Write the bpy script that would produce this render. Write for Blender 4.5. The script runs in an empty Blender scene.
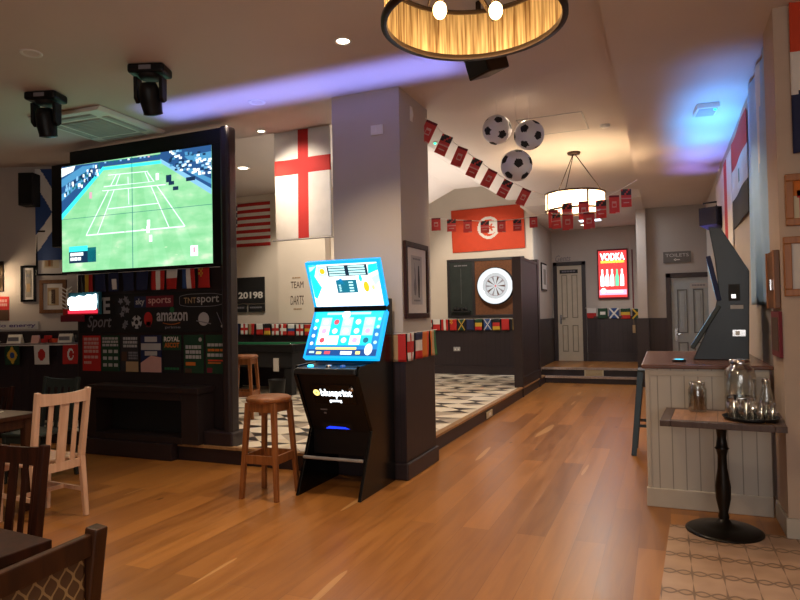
import bpy, math, random
from mathutils import Vector, Matrix
random.seed(4)
C = bpy.context.scene.collection
SC = bpy.context.scene
# ------------------------------------------------------------------ camera
CAM_R = ((0.922, -0.026, -0.387), (0.388, 0.013, 0.922), (-0.019, -1.0, 0.022))
CAM_O = Vector((0, 0, 1.48))
FPX = 630.0
_r = Matrix(CAM_R)
_z = -_r.col[2].normalized(); _x = _r.col[0].normalized()
_y = _z.cross(_x).normalized(); _x = _y.cross(_z).normalized()
cd = bpy.data.cameras.new('camera'); cam = bpy.data.objects.new('camera', cd); C.objects.link(cam)
cd.sensor_width = 36; cd.lens = 36 * FPX / 800; cd.clip_start = 0.05
M = Matrix.Identity(4)
for i in range(3):
    M[i][0], M[i][1], M[i][2], M[i][3] = _x[i], _y[i], _z[i], CAM_O[i]
cam.matrix_world = M
SC.camera = cam
def ray(px, py):
    return _x * (px - 400) - _y * (py - 300) - _z * FPX
def aty(px, py, y):
    d = ray(px, py); return CAM_O + d * (y / d.y)
def atx(px, py, x):
    d = ray(px, py); return CAM_O + d * (x / d.x)
def atz(px, py, z):
    d = ray(px, py); return CAM_O + d * ((z - CAM_O.z) / d.z)
# ------------------------------------------------------------------ world, exposure, big lights
w = bpy.data.worlds.new('world'); SC.world = w; w.use_nodes = True
w.node_tree.nodes['Background'].inputs[0].default_value = (0.55, 0.6, 0.7, 1)
w.node_tree.nodes['Background'].inputs[1].default_value = 0.05
SC.view_settings.view_transform = 'Standard'
SC.view_settings.look = 'None'
SC.view_settings.gamma = 1
SC.view_settings.use_curve_mapping = False
SC.view_settings.exposure = 0.62
def lin(c):
    if isinstance(c, str):
        c = tuple(int(c[i:i + 2], 16) for i in (0, 2, 4))
    return tuple(((v / 255) / 12.92 if v / 255 <= .04045 else ((v / 255 + .055) / 1.055) ** 2.4) for v in c)
def light(kind, name, loc, power, col, target=None, **kw):
    d = bpy.data.lights.new(name, kind); d.energy = power; d.color = col
    for k, v in kw.items(): setattr(d, k, v)
    o = bpy.data.objects.new(name, d); C.objects.link(o); o.location = loc
    if target is not None:
        o.rotation_euler = (Vector(target) - Vector(loc)).to_track_quat('-Z', 'Y').to_euler()
    return o
WARM = (1.0, 0.74, 0.48); NEUT = (1.0, 0.85, 0.68); COOL = (0.72, 0.84, 1.0)
BACK_FILL = light('AREA', 'added_back_fill', (0.6, -3.6, 2.0), 60, (1.0, 0.94, 0.88), (-0.8, 6, 1.2), shape='RECTANGLE', size=3.6, size_y=1.8)  # soft fill added behind the camera, no known window
def down(x, y, z, p, col=WARM, ang=110, blend=.7):
    light('SPOT', 'downlight_and_fill_beam', (x, y, z), p, col, (x, y, 0), spot_size=math.radians(ang), spot_blend=blend, shadow_soft_size=.05)  # serves fitted downlights and also added lights without a fitting
for x, y, p in ((-2.17, 4.15, 115), (-2.2, 1.4, 125), (-4.4, 1.4, 44), (-0.2, 2.9, 30), (-0.6, 0.2, 30), (-5.2, 2.4, 26)):
    down(x, y, 3.5, p)
down(-4.12, 5.72, 3.5, 55)
light('SPOT', 'downlight_and_fill_beam', (-4.08, 5.2, 3.5), 60, NEUT, (-3.7, 6.0, 2.9), spot_size=math.radians(60), spot_blend=.7, shadow_soft_size=.05)  # extra beam without a fitting, added to brighten the England flag
down(-.55, 4.9, 3.5, 36)  # added without a fitting to lift the dark right side
down(.05, 6.0, 3.38, 40, NEUT)  # added wall wash for the right wall flags, no fitting here
for x, y, p in ((-5.2, 7.4, 80), (-4.6, 9.6, 60)):
    down(x, y, 3.8, p, NEUT)
for x, y, p in ((-1.5, 10.3, 40), (-1.3, 6.2, 40)):
    down(x, y, 3.5, p)
light('SPOT', 'darts_spotlight', (-3.6, 10.6, 3.6), 130, NEUT, (-3.4, 13, 1.9), spot_size=math.radians(75), spot_blend=.6, shadow_soft_size=.06)
light('SPOT', 'pier_spotlight', (-5.9, 8.6, 3.75), 110, NEUT, (-6.3, 10.2, 1.9), spot_size=math.radians(70), spot_blend=.7, shadow_soft_size=.06)
light('AREA', 'corridor_panel_light', (-1.25, 12.5, 3.36), 26, (0.95, .97, 1), (-1.25, 12.5, 0), shape='RECTANGLE', size=.55, size_y=.3)
# blue lights without fittings, added to throw the glow on the ceiling
light('AREA', 'blue_wash', (-3.1, 4.89, 2.6), 6.0, (0.24, 0.28, 1.0), (-3.1, 4.90, 3.54), shape='RECTANGLE', size=3.2, size_y=.46, spread=math.radians(24))
for yy, pw_, cc in ((5.75, .7, (.12, .34, 1)), (6.45, 2.2, (.09, .36, 1)), (7.15, 4.0, (.07, .38, 1)), (7.9, 3.6, (.07, .36, 1)), (8.7, 2.4, (.16, .26, 1)), (9.5, 1.3, (.26, .22, 1))):
    light('AREA', 'cyan_wash', (.50, yy, 2.3), pw_, cc, (.50, yy + .02, 3.42), shape='RECTANGLE', size=.26, size_y=.6, spread=math.radians(50))
light('AREA', 'added_vault_fill', (-3.5, 9.4, 2.5), 40, (1, .93, .84), (-3.5, 9.42, 4.2), shape='RECTANGLE', size=1.4, size_y=4.0)  # upward fill added to brighten the vaulted ceiling, no fitting
# ------------------------------------------------------------------ materials
MATS = {}
def new_mat(name):
    m = bpy.data.materials.new(name); m.use_nodes = True
    MATS[name] = m
    nt = m.node_tree; return m, nt, nt.nodes['Principled BSDF']
def N(nt, t, **kw):
    n = nt.nodes.new(t)
    for k, v in kw.items(): setattr(n, k, v)
    return n
def coords(nt, scale=(1, 1, 1), kind='Object', rot=(0, 0, 0)):
    tc = N(nt, 'ShaderNodeTexCoord'); mp = N(nt, 'ShaderNodeMapping')
    mp.inputs['Scale'].default_value = scale; mp.inputs['Rotation'].default_value = rot
    nt.links.new(tc.outputs[kind], mp.inputs['Vector']); return mp.outputs[0]
def ramp(nt, fac, stops, interp='LINEAR'):
    r = N(nt, 'ShaderNodeValToRGB'); r.color_ramp.interpolation = interp
    e = r.color_ramp.elements
    while len(e) < len(stops): e.new(.5)
    for k, (p, c) in enumerate(stops):
        e[k].position = p; e[k].color = (*lin(c), 1)
    nt.links.new(fac, r.inputs[0]); return r.outputs[0]
def mth(nt, op, a, b=None, c=None):
    n = N(nt, 'ShaderNodeMath', operation=op)
    for i, v in enumerate((a, b, c)):
        if v is None: continue
        if isinstance(v, (int, float)): n.inputs[i].default_value = v
        else: nt.links.new(v, n.inputs[i])
    return n.outputs[0]
def mix(nt, fac, a, b):
    n = N(nt, 'ShaderNodeMix', data_type='RGBA')
    if isinstance(fac, (int, float)): n.inputs[0].default_value = fac
    else: nt.links.new(fac, n.inputs[0])
    for k, v in ((6, a), (7, b)):
        if isinstance(v, str): n.inputs[k].default_value = (*lin(v), 1)
        else: nt.links.new(v, n.inputs[k])
    return n.outputs[2]
def plain(name, c, rough=.6, metal=0, var=.08, scale=9, spec=.5, bump=0, alpha=1, trans=0):
    m, nt, b = new_mat(name)
    col = lin(c); no = N(nt, 'ShaderNodeTexNoise'); no.inputs['Scale'].default_value = scale; no.inputs['Detail'].default_value = 3
    nt.links.new(coords(nt), no.inputs['Vector'])
    r = N(nt, 'ShaderNodeValToRGB'); e = r.color_ramp.elements
    e[0].position = .3; e[1].position = .7
    e[0].color = (*[v * (1 - var) for v in col], 1); e[1].color = (*[min(1, v * (1 + var)) for v in col], 1)
    nt.links.new(no.outputs[0], r.inputs[0]); nt.links.new(r.outputs[0], b.inputs['Base Color'])
    b.inputs['Roughness'].default_value = rough; b.inputs['Metallic'].default_value = metal
    b.inputs['Specular IOR Level'].default_value = spec
    if trans: b.inputs['Transmission Weight'].default_value = trans
    if bump:
        bp = N(nt, 'ShaderNodeBump'); bp.inputs['Strength'].default_value = bump; bp.inputs['Distance'].default_value = .01
        nt.links.new(no.outputs[0], bp.inputs['Height']); nt.links.new(bp.outputs[0], b.inputs['Normal'])
    return m
def em(name, c, s=1.0):
    m, nt, b = new_mat(name)
    b.inputs['Base Color'].default_value = (.02, .02, .02, 1); b.inputs['Roughness'].default_value = .4
    b.inputs['Emission Color'].default_value = (*lin(c), 1); b.inputs['Emission Strength'].default_value = s
    return m
def wood(name, c1, c2, rough=.4, scale=(14, 14, 1.2), spec=.4):
    m, nt, b = new_mat(name)
    no = N(nt, 'ShaderNodeTexNoise'); no.inputs['Scale'].default_value = 2.2; no.inputs['Detail'].default_value = 5; no.inputs['Distortion'].default_value = .6
    nt.links.new(coords(nt, scale), no.inputs['Vector'])
    nt.links.new(ramp(nt, no.outputs[0], ((.3, c1), (.7, c2))), b.inputs['Base Color'])
    b.inputs['Roughness'].default_value = rough; b.inputs['Specular IOR Level'].default_value = spec
    return m
def grooved(name, c, pitch, axis, rough=.5, dark=.45):
    """painted boarding with a fine groove every pitch metres along one axis"""
    m, nt, b = new_mat(name)
    sp = N(nt, 'ShaderNodeSeparateXYZ'); nt.links.new(coords(nt), sp.inputs[0])
    u = sp.outputs[axis]
    fr = mth(nt, 'FRACT', mth(nt, 'DIVIDE', mth(nt, 'ADD', u, 50), pitch))
    d = mth(nt, 'ABSOLUTE', mth(nt, 'SUBTRACT', fr, .5))
    g = mth(nt, 'GREATER_THAN', d, .5 - .004 / pitch)
    col = lin(c)
    n = N(nt, 'ShaderNodeMix', data_type='RGBA'); nt.links.new(g, n.inputs[0])
    n.inputs[6].default_value = (*col, 1); n.inputs[7].default_value = (*[v * dark for v in col], 1)
    nt.links.new(n.outputs[2], b.inputs['Base Color'])
    b.inputs['Roughness'].default_value = rough
    bp = N(nt, 'ShaderNodeBump'); bp.inputs['Strength'].default_value = .4; bp.inputs['Distance'].default_value = .004
    bp.invert = True
    nt.links.new(g, bp.inputs['Height']); nt.links.new(bp.outputs[0], b.inputs['Normal'])
    return m
# floor boards run away from the viewer (along Y)
def floor_mat():
    m, nt, b = new_mat('oak_floorboards')
    v = coords(nt, (1, 1, 1), 'Object', (0, 0, math.radians(90)))
    br = N(nt, 'ShaderNodeTexBrick'); br.offset = .37; br.offset_frequency = 2
    br.inputs['Scale'].default_value = 1; br.inputs['Brick Width'].default_value = 2.1; br.inputs['Row Height'].default_value = .19
    br.inputs['Mortar Size'].default_value = .0016; br.inputs['Mortar Smooth'].default_value = .2; br.inputs['Bias'].default_value = -.1
    br.inputs['Color1'].default_value = (*lin('A87036'), 1); br.inputs['Color2'].default_value = (*lin('74461E'), 1)
    br.inputs['Mortar'].default_value = (*lin('6A4220'), 1)
    nt.links.new(v, br.inputs['Vector'])
    g = N(nt, 'ShaderNodeTexNoise'); g.inputs['Scale'].default_value = 2; g.inputs['Detail'].default_value = 6; g.inputs['Distortion'].default_value = .8
    nt.links.new(coords(nt, (9, .8, 1)), g.inputs['Vector'])
    gr = ramp(nt, g.outputs[0], ((.28, '784A24'), (.55, 'A87038'), (.8, 'C08A4C')))
    k = N(nt, 'ShaderNodeTexVoronoi'); k.inputs['Scale'].default_value = 1.0
    nt.links.new(coords(nt, (2.6, 1.1, 1)), k.inputs['Vector'])
    kn = mth(nt, 'LESS_THAN', k.outputs['Distance'], .045)
    base = mix(nt, .32, br.outputs[0], gr)
    sw = N(nt, 'ShaderNodeTexNoise'); sw.inputs['Scale'].default_value = 1; sw.inputs['Detail'].default_value = 1
    nt.links.new(coords(nt, (6.0, .55, 1)), sw.inputs['Vector'])
    sap = mth(nt, 'GREATER_THAN', sw.outputs[0], .735)
    base = mix(nt, mth(nt, 'MULTIPLY', sap, .4), base, 'DCB078')
    nt.links.new(mix(nt, mth(nt, 'MULTIPLY', kn, .6), base, '3A2212'), b.inputs['Base Color'])
    rr = N(nt, 'ShaderNodeMapRange'); rr.inputs[3].default_value = .24; rr.inputs[4].default_value = .42
    nt.links.new(g.outputs[0], rr.inputs[0]); nt.links.new(rr.outputs[0], b.inputs['Roughness'])
    b.inputs['Specular IOR Level'].default_value = .45
    bp = N(nt, 'ShaderNodeBump'); bp.inputs['Strength'].default_value = .12; bp.inputs['Distance'].default_value = .003
    nt.links.new(br.outputs['Fac'], bp.inputs['Height']); bp.invert = True; nt.links.new(bp.outputs[0], b.inputs['Normal'])
floor_mat()
def tri_mat():
    m, nt, b = new_mat('triangle_floor_tiles')
    sp = N(nt, 'ShaderNodeSeparateXYZ'); nt.links.new(coords(nt, (1 / .40, 1 / .40, 1)), sp.inputs[0])
    x = mth(nt, 'ADD', sp.outputs[0], 60); y = mth(nt, 'ADD', sp.outputs[1], 60)
    fx, fy = mth(nt, 'FRACT', x), mth(nt, 'FRACT', y)
    a = mth(nt, 'GREATER_THAN', fx, fy); c = mth(nt, 'GREATER_THAN', mth(nt, 'ADD', fx, fy), 1)
    t = mth(nt, 'ADD', a, mth(nt, 'MULTIPLY', c, 2))
    cb = N(nt, 'ShaderNodeCombineXYZ')
    nt.links.new(mth(nt, 'FLOOR', x), cb.inputs[0]); nt.links.new(mth(nt, 'FLOOR', y), cb.inputs[1]); nt.links.new(mth(nt, 'MULTIPLY', t, 3.7), cb.inputs[2])
    wn = N(nt, 'ShaderNodeTexWhiteNoise', noise_dimensions='3D'); nt.links.new(cb.outputs[0], wn.inputs['Vector'])
    pair = mth(nt, 'ABSOLUTE', mth(nt, 'SUBTRACT', a, c))
    chk = mth(nt, 'MODULO', mth(nt, 'ADD', mth(nt, 'FLOOR', x), mth(nt, 'FLOOR', y)), 2)
    dark = mth(nt, 'MULTIPLY', pair, mth(nt, 'GREATER_THAN', chk, .5))
    lightc = ramp(nt, wn.outputs[0], ((0, 'EEE6D4'), (.6, 'E0D5C0'), (.86, 'B4A898')), 'CONSTANT'); darkc = ramp(nt, wn.outputs[0], ((0, '262323'), (.55, '3C3836'), (.85, '7C736A')), 'CONSTANT')
    nt.links.new(mix(nt, dark, lightc, darkc), b.inputs['Base Color'])
    b.inputs['Roughness'].default_value = .35
tri_mat()
def moroccan_mat():
    m, nt, b = new_mat('patterned_bar_tiles')
    sp = N(nt, 'ShaderNodeSeparateXYZ'); nt.links.new(coords(nt, (1 / .158, 1 / .27, 1)), sp.inputs[0])
    x = mth(nt, 'ADD', sp.outputs[0], 60.35); y = mth(nt, 'ADD', sp.outputs[1], 60.1)
    fx, fy = mth(nt, 'FRACT', x), mth(nt, 'FRACT', y)
    dx = mth(nt, 'ABSOLUTE', mth(nt, 'SUBTRACT', fx, .5)); cy = mth(nt, 'SUBTRACT', fy, .5)
    s = mth(nt, 'MULTIPLY', mth(nt, 'SINE', mth(nt, 'MULTIPLY', fx, 6.2832)), .11)
    l1 = mth(nt, 'LESS_THAN', mth(nt, 'ABSOLUTE', mth(nt, 'SUBTRACT', cy, s)), .035)
    l2 = mth(nt, 'LESS_THAN', mth(nt, 'ABSOLUTE', mth(nt, 'ADD', cy, s)), .035)
    vl = mth(nt, 'GREATER_THAN', dx, mth(nt, 'ADD', .455, mth(nt, 'MULTIPLY', mth(nt, 'ABSOLUTE', cy), .085)))
    band = mth(nt, 'LESS_THAN', mth(nt, 'ABSOLUTE', cy), .13)
    line = mth(nt, 'MAXIMUM', mth(nt, 'MAXIMUM', l1, l2), vl)
    no = N(nt, 'ShaderNodeTexNoise'); no.inputs['Scale'].default_value = 5; nt.links.new(coords(nt), no.inputs['Vector'])
    base = mix(nt, mth(nt, 'MULTIPLY', band, .35), ramp(nt, no.outputs[0], ((.3, 'A98A72'), (.7, 'BE9E86'))), '9A7A5C')
    nt.links.new(mix(nt, mth(nt, 'MULTIPLY', line, .65), base, '4A3628'), b.inputs['Base Color'])
    b.inputs['Roughness'].default_value = .45
moroccan_mat()
def ogee_mat():
    m, nt, b = new_mat('ogee_upholstery')
    sp = N(nt, 'ShaderNodeSeparateXYZ'); nt.links.new(coords(nt, (1, 1 / .046, 1 / .064)), sp.inputs[0])
    u, v = sp.outputs[1], sp.outputs[2]
    s = mth(nt, 'MULTIPLY', mth(nt, 'SINE', mth(nt, 'MULTIPLY', v, 6.2832)), .24)
    def ln(off, sg):
        f = mth(nt, 'FRACT', mth(nt, 'ADD', mth(nt, 'ADD', u, 40 + off), mth(nt, 'MULTIPLY', s, sg)))
        return mth(nt, 'LESS_THAN', mth(nt, 'ABSOLUTE', mth(nt, 'SUBTRACT', f, .5)), .085)
    l = mth(nt, 'MAXIMUM', ln(0, 1), ln(.5, -1))
    nt.links.new(mix(nt, l, '60442A', 'A88A5C'), b.inputs['Base Color']); b.inputs['Roughness'].default_value = .85
ogee_mat()
plain('ceiling_paint', 'C9BEB6', .75, var=.02, scale=2)
plain('wall_paint', 'B4AAA2', .75, var=.03, scale=2)
plain('pillar_paint', 'B2A89E', .75, var=.03, scale=2)
plain('bright_wall_paint', 'D8CDBE', .75, var=.03, scale=2)
plain('grey_wall_paint', '9A948F', .75, var=.03, scale=2)
grooved('dark_boards_x', '261B20', .10, 0)
grooved('dark_boards_y', '261B20', .10, 1)
plain('dark_trim', '281D21', .45, var=.05)
plain('partition_black', '1D191C', .5, var=.06)
plain('tv_wall_brown', '241A1C', .5, var=.06)
grooved('counter_boards', 'B9B4AB', .092, 0, .5, .6)
plain('cream_paint', 'B9B2A6', .5, var=.04)
plain('pier_paint', 'B9A594', .7, var=.03)
plain('black_plastic', '0B0B0D', .45, var=.1, spec=.3)
plain('black_matte', '0E0E10', .7, var=.1)
plain('gloss_black', '080809', .25, var=.1, spec=.3)
plain('dark_grey_metal', '2A2F34', .38, metal=.35, var=.06)
plain('blue_grey_metal', '36454F', .4, metal=.4, var=.06)
plain('cast_iron', '17130F', .35, metal=.5, var=.15)
plain('chrome', 'C8C8CA', .18, metal=1, var=.05)
plain('bronze', '3A2A1C', .4, metal=.7, var=.1)
plain('gold_inner', 'D0A868', .28, metal=.8, var=.3, scale=30)
plain('white_plastic', 'D9D6D0', .45, var=.03)
plain('white_paint', 'E4E0DA', .6, var=.03)
plain('sign_grey', '56524F', .5, var=.05)
plain('grey_plastic', '9C9A98', .5, var=.05)
plain('door_paint', 'B8AC98', .5, var=.04); plain('door_paint_line', '7C7264', .5); plain('door_blue_grey_line', '54585C', .5)
plain('door_blue_grey', '8F979C', .5, var=.04)
plain('chalk', '232B28', .8, var=.2, scale=5)
plain('cork', '6B4226', .8, var=.25, scale=40)
plain('green_baize', '1F6B46', .9, var=.08)
wood('oak_stool', '6E4020', '9A6034', .38)
wood('dark_wood', '22100A', '381A10', .5, spec=.2)
wood('mid_dark_wood', '30190D', '482812', .45, spec=.3)
wood('pale_chair', 'C39D84', 'D6B49A', .45)
wood('counter_top', '52342A', '6E483A', .25, (2, 14, 2))
wood('table_tan', '8A6246', 'A87E5C', .4, (14, 2, 14))
wood('table_rim', '3E2C26', '524038', .4)
wood('frame_oak', '8A5428', 'A86C38', .4)
wood('frame_brown', '5C3A20', '7A5030', .45)
wood('nosing_grey', '8E7C72', 'A8958A', .45)
wood('nosing_oak', '8E6A48', 'A98458', .4)
wood('ledge_grey', '6A6264', '857C7C', .4)
plain('dark_green_paint', '27302E', .5, var=.06)
plain('paper', 'D8D2C6', .8, var=.05)
plain('paper_grey', '8E887E', .8, var=.2, scale=30)
plain('mount_white', 'CFC9C4', .8, var=.04)
def glass():
    m, nt, b = new_mat('clear_glass')
    tr = N(nt, 'ShaderNodeBsdfTransparent'); tr.inputs[0].default_value = (.95, .97, .97, 1)
    gl = N(nt, 'ShaderNodeBsdfGlossy'); gl.inputs['Roughness'].default_value = .12
    fr = N(nt, 'ShaderNodeLayerWeight'); fr.inputs[0].default_value = .5
    r = mth(nt, 'ADD', mth(nt, 'MULTIPLY', fr.outputs['Facing'], .6), .10)
    ms = N(nt, 'ShaderNodeMixShader'); nt.links.new(r, ms.inputs[0]); nt.links.new(tr.outputs[0], ms.inputs[1]); nt.links.new(gl.outputs[0], ms.inputs[2])
    nt.links.new(ms.outputs[0], nt.nodes['Material Output'].inputs[0])
glass()
plain('brown_straw', '6A4420', .7, var=.3, scale=60)
for nm, c in dict(adred='BC3838', red='B4201C', orange_red='C8401C', navy='1A2348', blue='27467E', sky='9DBAD4', white='D8D4CE', cream='C8BCA0', black='141216', green='1E6038',
                  dgreen='123A24', yellow='C8A030', orange='C86A20', maroon='6A1828', pink='C84858', purple='46306A', teal='1E6070', grey='77747A', brown='4A3020',
                  tan='A88A64', charcoal='2A282C', silver='A9A7A6', pale_pink='C4948C').items():
    plain('c_' + nm, c, .75, var=.04)
SHD = {}
# ------------------------------------------------------------------ mesh builder
class MB:
    def __init__(s):
        s.v = []; s.f = []; s.m = []; s.mats = []; s.sm = []; s._pend = []
    def mi(s, m):
        if m not in s.mats: s.mats.append(m)
        return s.mats.index(m)
    def add(s, vs, fs, m, smooth=False):
        b = len(s.v); s.v += [tuple(v) for v in vs]; k = s.mi(m)
        for f in fs:
            s.f.append([b + i for i in f]); s.m.append(k); s.sm.append(smooth)
        return s
    def box(s, x0, x1, y0, y1, z0, z1, m):
        x0, x1 = sorted((x0, x1)); y0, y1 = sorted((y0, y1)); z0, z1 = sorted((z0, z1))
        vs = [(x, y, z) for z in (z0, z1) for y in (y0, y1) for x in (x0, x1)]
        return s.add(vs, [(0, 2, 3, 1), (4, 5, 7, 6), (0, 1, 5, 4), (2, 6, 7, 3), (0, 4, 6, 2), (1, 3, 7, 5)], m)
    def bar(s, p0, p1, wd, dp, m, up=(0, 0, 1), w2=None, d2=None):
        p0, p1 = Vector(p0), Vector(p1); t = (p1 - p0).normalized()
        a = t.cross(Vector(up))
        if a.length < 1e-4: a = t.cross(Vector((0, 1, 0)))
        a.normalize(); b = a.cross(t)
        w2 = wd if w2 is None else w2; d2 = dp if d2 is None else d2
        vs = [p + a * (i * ww / 2) + b * (j * dd / 2) for p, ww, dd in ((p0, wd, dp), (p1, w2, d2)) for i, j in ((-1, -1), (1, -1), (1, 1), (-1, 1))]
        return s.add(vs, [(0, 1, 2, 3), (7, 6, 5, 4), (0, 4, 5, 1), (1, 5, 6, 2), (2, 6, 7, 3), (3, 7, 4, 0)], m)
    def tube(s, pts, r, m, seg=10, closed=False):
        pts = [Vector(p) for p in pts]; n = len(pts); rings = []
        for i, p in enumerate(pts):
            t = (pts[(i + 1) % n] - pts[i - 1]) if closed else (pts[min(i + 1, n - 1)] - pts[max(i - 1, 0)])
            t.normalize(); a = t.cross(Vector((0, 0, 1)))
            if a.length < 1e-3: a = t.cross(Vector((0, 1, 0)))
            a.normalize(); b = a.cross(t); rr = r[i] if isinstance(r, (list, tuple)) else r
            rings.append([p + a * math.cos(2 * math.pi * k / seg) * rr + b * math.sin(2 * math.pi * k / seg) * rr for k in range(seg)])
        vs = [q for g in rings for q in g]; fs = []
        for i in range(n if closed else n - 1):
            j = (i + 1) % n
            for k in range(seg):
                l = (k + 1) % seg; fs.append((i * seg + k, i * seg + l, j * seg + l, j * seg + k))
        s.add(vs, fs, m, True)
        if not closed:
            s.add(rings[0], [tuple(range(seg))], m); s.add(rings[-1], [tuple(reversed(range(seg)))], m)
        return s
    def lathe(s, prof, c, m, seg=28, smooth=True, axis='z', mats=None):
        vs = []; cx, cy, cz = c
        for r, h in prof:
            for k in range(seg):
                a = 2 * math.pi * k / seg; u, v = r * math.cos(a), r * math.sin(a)
                vs.append((cx + u, cy + v, cz + h) if axis == 'z' else (cx + u, cy - h, cz + v) if axis == 'y' else (cx + h, cy + u, cz + v))
        for i in range(len(prof) - 1):
            fs = [(i * seg + k, i * seg + (k + 1) % seg, (i + 1) * seg + (k + 1) % seg, (i + 1) * seg + k) for k in range(seg)]
            b = len(s.v)
            s.add(vs, fs, mats[i] if mats else m, smooth) if i == 0 else s._again(fs, mats[i] if mats else m, smooth, len(vs))
        return s
    def _again(s, fs, m, smooth, nv):
        b = len(s.v) - nv; k = s.mi(m)
        for f in fs: s.f.append([b + i for i in f]); s.m.append(k); s.sm.append(smooth)
    def prism(s, poly, a0, a1, m, plane='xz'):
        """extrude a 2D outline; plane xz extrudes along y, yz along x, xy along z"""
        def P(u, v, w): return (u, w, v) if plane == 'xz' else (w, u, v) if plane == 'yz' else (u, v, w)
        n = len(poly); vs = [P(u, v, a0) for u, v in poly] + [P(u, v, a1) for u, v in poly]
        fs = [tuple(range(n)), tuple(range(2 * n - 1, n - 1, -1))] + [(i, n + i, n + (i + 1) % n, (i + 1) % n) for i in range(n)]
        return s.add(vs, fs, m)
    def sphere(s, c, r, m, seg=16, rings=10, sc=(1, 1, 1)):
        prof = [(max(1e-4, r * math.sin(math.pi * i / rings)), -r * math.cos(math.pi * i / rings)) for i in range(rings + 1)]
        b = len(s.v); s.lathe(prof, (0, 0, 0), m, seg)
        for i in range(b, len(s.v)):
            v = s.v[i]; s.v[i] = (v[0] * sc[0] + c[0], v[1] * sc[1] + c[1], v[2] * sc[2] + c[2])
        return s
    def build(s, name, parent=None, bevel=0, label=None, solid=0, **kw):
        me = bpy.data.meshes.new(name); me.from_pydata(s.v, [], s.f)
        for m in s.mats: me.materials.append(MATS[m])
        me.polygons.foreach_set('material_index', s.m); me.polygons.foreach_set('use_smooth', s.sm); me.update()
        o = bpy.data.objects.new(name, me); C.objects.link(o)
        if parent is not None: o.parent = parent
        if solid:
            md = o.modifiers.new('thickness', 'SOLIDIFY'); md.thickness = solid; md.offset = 0
        if bevel:
            md = o.modifiers.new('bevel', 'BEVEL'); md.width = bevel; md.segments = 2; md.limit_method = 'ANGLE'
        if label: o['label'] = label
        for k, v in kw.items(): o[k] = v
        return o
# flat artwork: shapes in (u right, v down) units of a panel whose local frame is o + u*ux + v*uz, offset along n
class Art:
    def __init__(s, mb, o, ux, uz, n, step=.0012):
        s.mb, s.o, s.ux, s.uz = mb, Vector(o), Vector(ux), Vector(uz); s.n = Vector(n).normalized(); s.step = step; s.k = 1
    def p(s, u, v): return s.o + s.ux * u + s.uz * v + s.n * (s.step * s.k)
    def up(s): s.k += 1; return s
    def poly(s, pts, m):
        q = [s.p(*a) for a in pts]
        nn = (q[1] - q[0]).cross(q[2] - q[0])
        f = tuple(range(len(q)))
        s.mb.add(q, [f if nn.dot(s.n) > 0 else f[::-1]], m); return s
    def rect(s, x0, y0, x1, y1, m): return s.poly([(x0, y1), (x1, y1), (x1, y0), (x0, y0)], m)
    def line(s, a, b, wd, m):
        ax, ay = s.ux.length, s.uz.length
        dx, dy = (b[0] - a[0]) * ax, (b[1] - a[1]) * ay; L = math.hypot(dx, dy) or 1
        ox, oy = -dy / L * wd / 2 / ax, dx / L * wd / 2 / ay
        return s.poly([(a[0] + ox, a[1] + oy), (b[0] + ox, b[1] + oy), (b[0] - ox, b[1] - oy), (a[0] - ox, a[1] - oy)], m)
    def circ(s, u, v, r, m, seg=20, sy=1.0):
        ax, ay = s.ux.length, s.uz.length
        return s.poly([(u + r / ax * math.cos(2 * math.pi * k / seg), v + sy * r / ay * math.sin(2 * math.pi * k / seg)) for k in range(seg)], m)
    def star(s, u, v, r, m, rot=0, n=5, q=.4):
        ax, ay = s.ux.length, s.uz.length
        for k in range(n):
            a = rot + 2 * math.pi * k / n - math.pi / 2
            pts = [(0, 0)] + [((r if j == 0 else r * q) * math.cos(a + j * math.pi / n), (r if j == 0 else r * q) * math.sin(a + j * math.pi / n)) for j in (-1, 0, 1)]
            s.poly([(u + x / ax, v + y / ay) for x, y in pts], m)
        return s
    def text(s, t, x0, y0, x1, y1, m, bold=.02, shear=0):
        cu = bpy.data.curves.new('t', 'FONT'); cu.body = t; cu.size = 1; cu.offset = bold; cu.shear = shear; cu.resolution_u = 3
        ob = bpy.data.objects.new('t', cu); C.objects.link(ob)
        bpy.context.view_layer.update()
        me = ob.to_mesh()
        vs = [v.co.copy() for v in me.vertices]; fs = [tuple(p.vertices) for p in me.polygons]
        ob.to_mesh_clear(); bpy.data.objects.remove(ob); bpy.data.curves.remove(cu)
        if not vs: return s
        a0, a1 = min(v.x for v in vs), max(v.x for v in vs); b0, b1 = min(v.y for v in vs), max(v.y for v in vs)
        q = [s.p(x0 + (v.x - a0) / (a1 - a0) * (x1 - x0), y1 - (v.y - b0) / (b1 - b0) * (y1 - y0)) for v in vs]
        s.mb.add(q, fs, m); return s
    def blocks(s, x0, y0, x1, y1, rows, m, seed=1, fill=.85):
        """unreadable lines of lettering: rows of short word blocks"""
        rd = random.Random(seed); h = (y1 - y0) / rows
        for i in range(rows):
            x = x0
            while x < x1 - .02:
                wd = min(rd.uniform(.12, .3) * (x1 - x0), x1 - x)
                s.rect(x, y0 + i * h, x + wd * fill, y0 + i * h + h * .7, m); x += wd
        return s
def thing(name, label, cat, loc=(0, 0, 0), rz=0, rot=None, group=None):
    o = bpy.data.objects.new(name, None); C.objects.link(o); o.empty_display_size = .1
    o.location = loc; o.rotation_euler = rot if rot else (0, 0, rz)
    o['label'] = label; o['category'] = cat
    if group: o['group'] = group
    return o
def tag(o, label, cat, group=None):
    o['label'] = label; o['category'] = cat
    if group: o['group'] = group
    return o
def place(o, loc, rz=0):
    o.location = loc; o.rotation_euler = (0, 0, rz); return o
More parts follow.
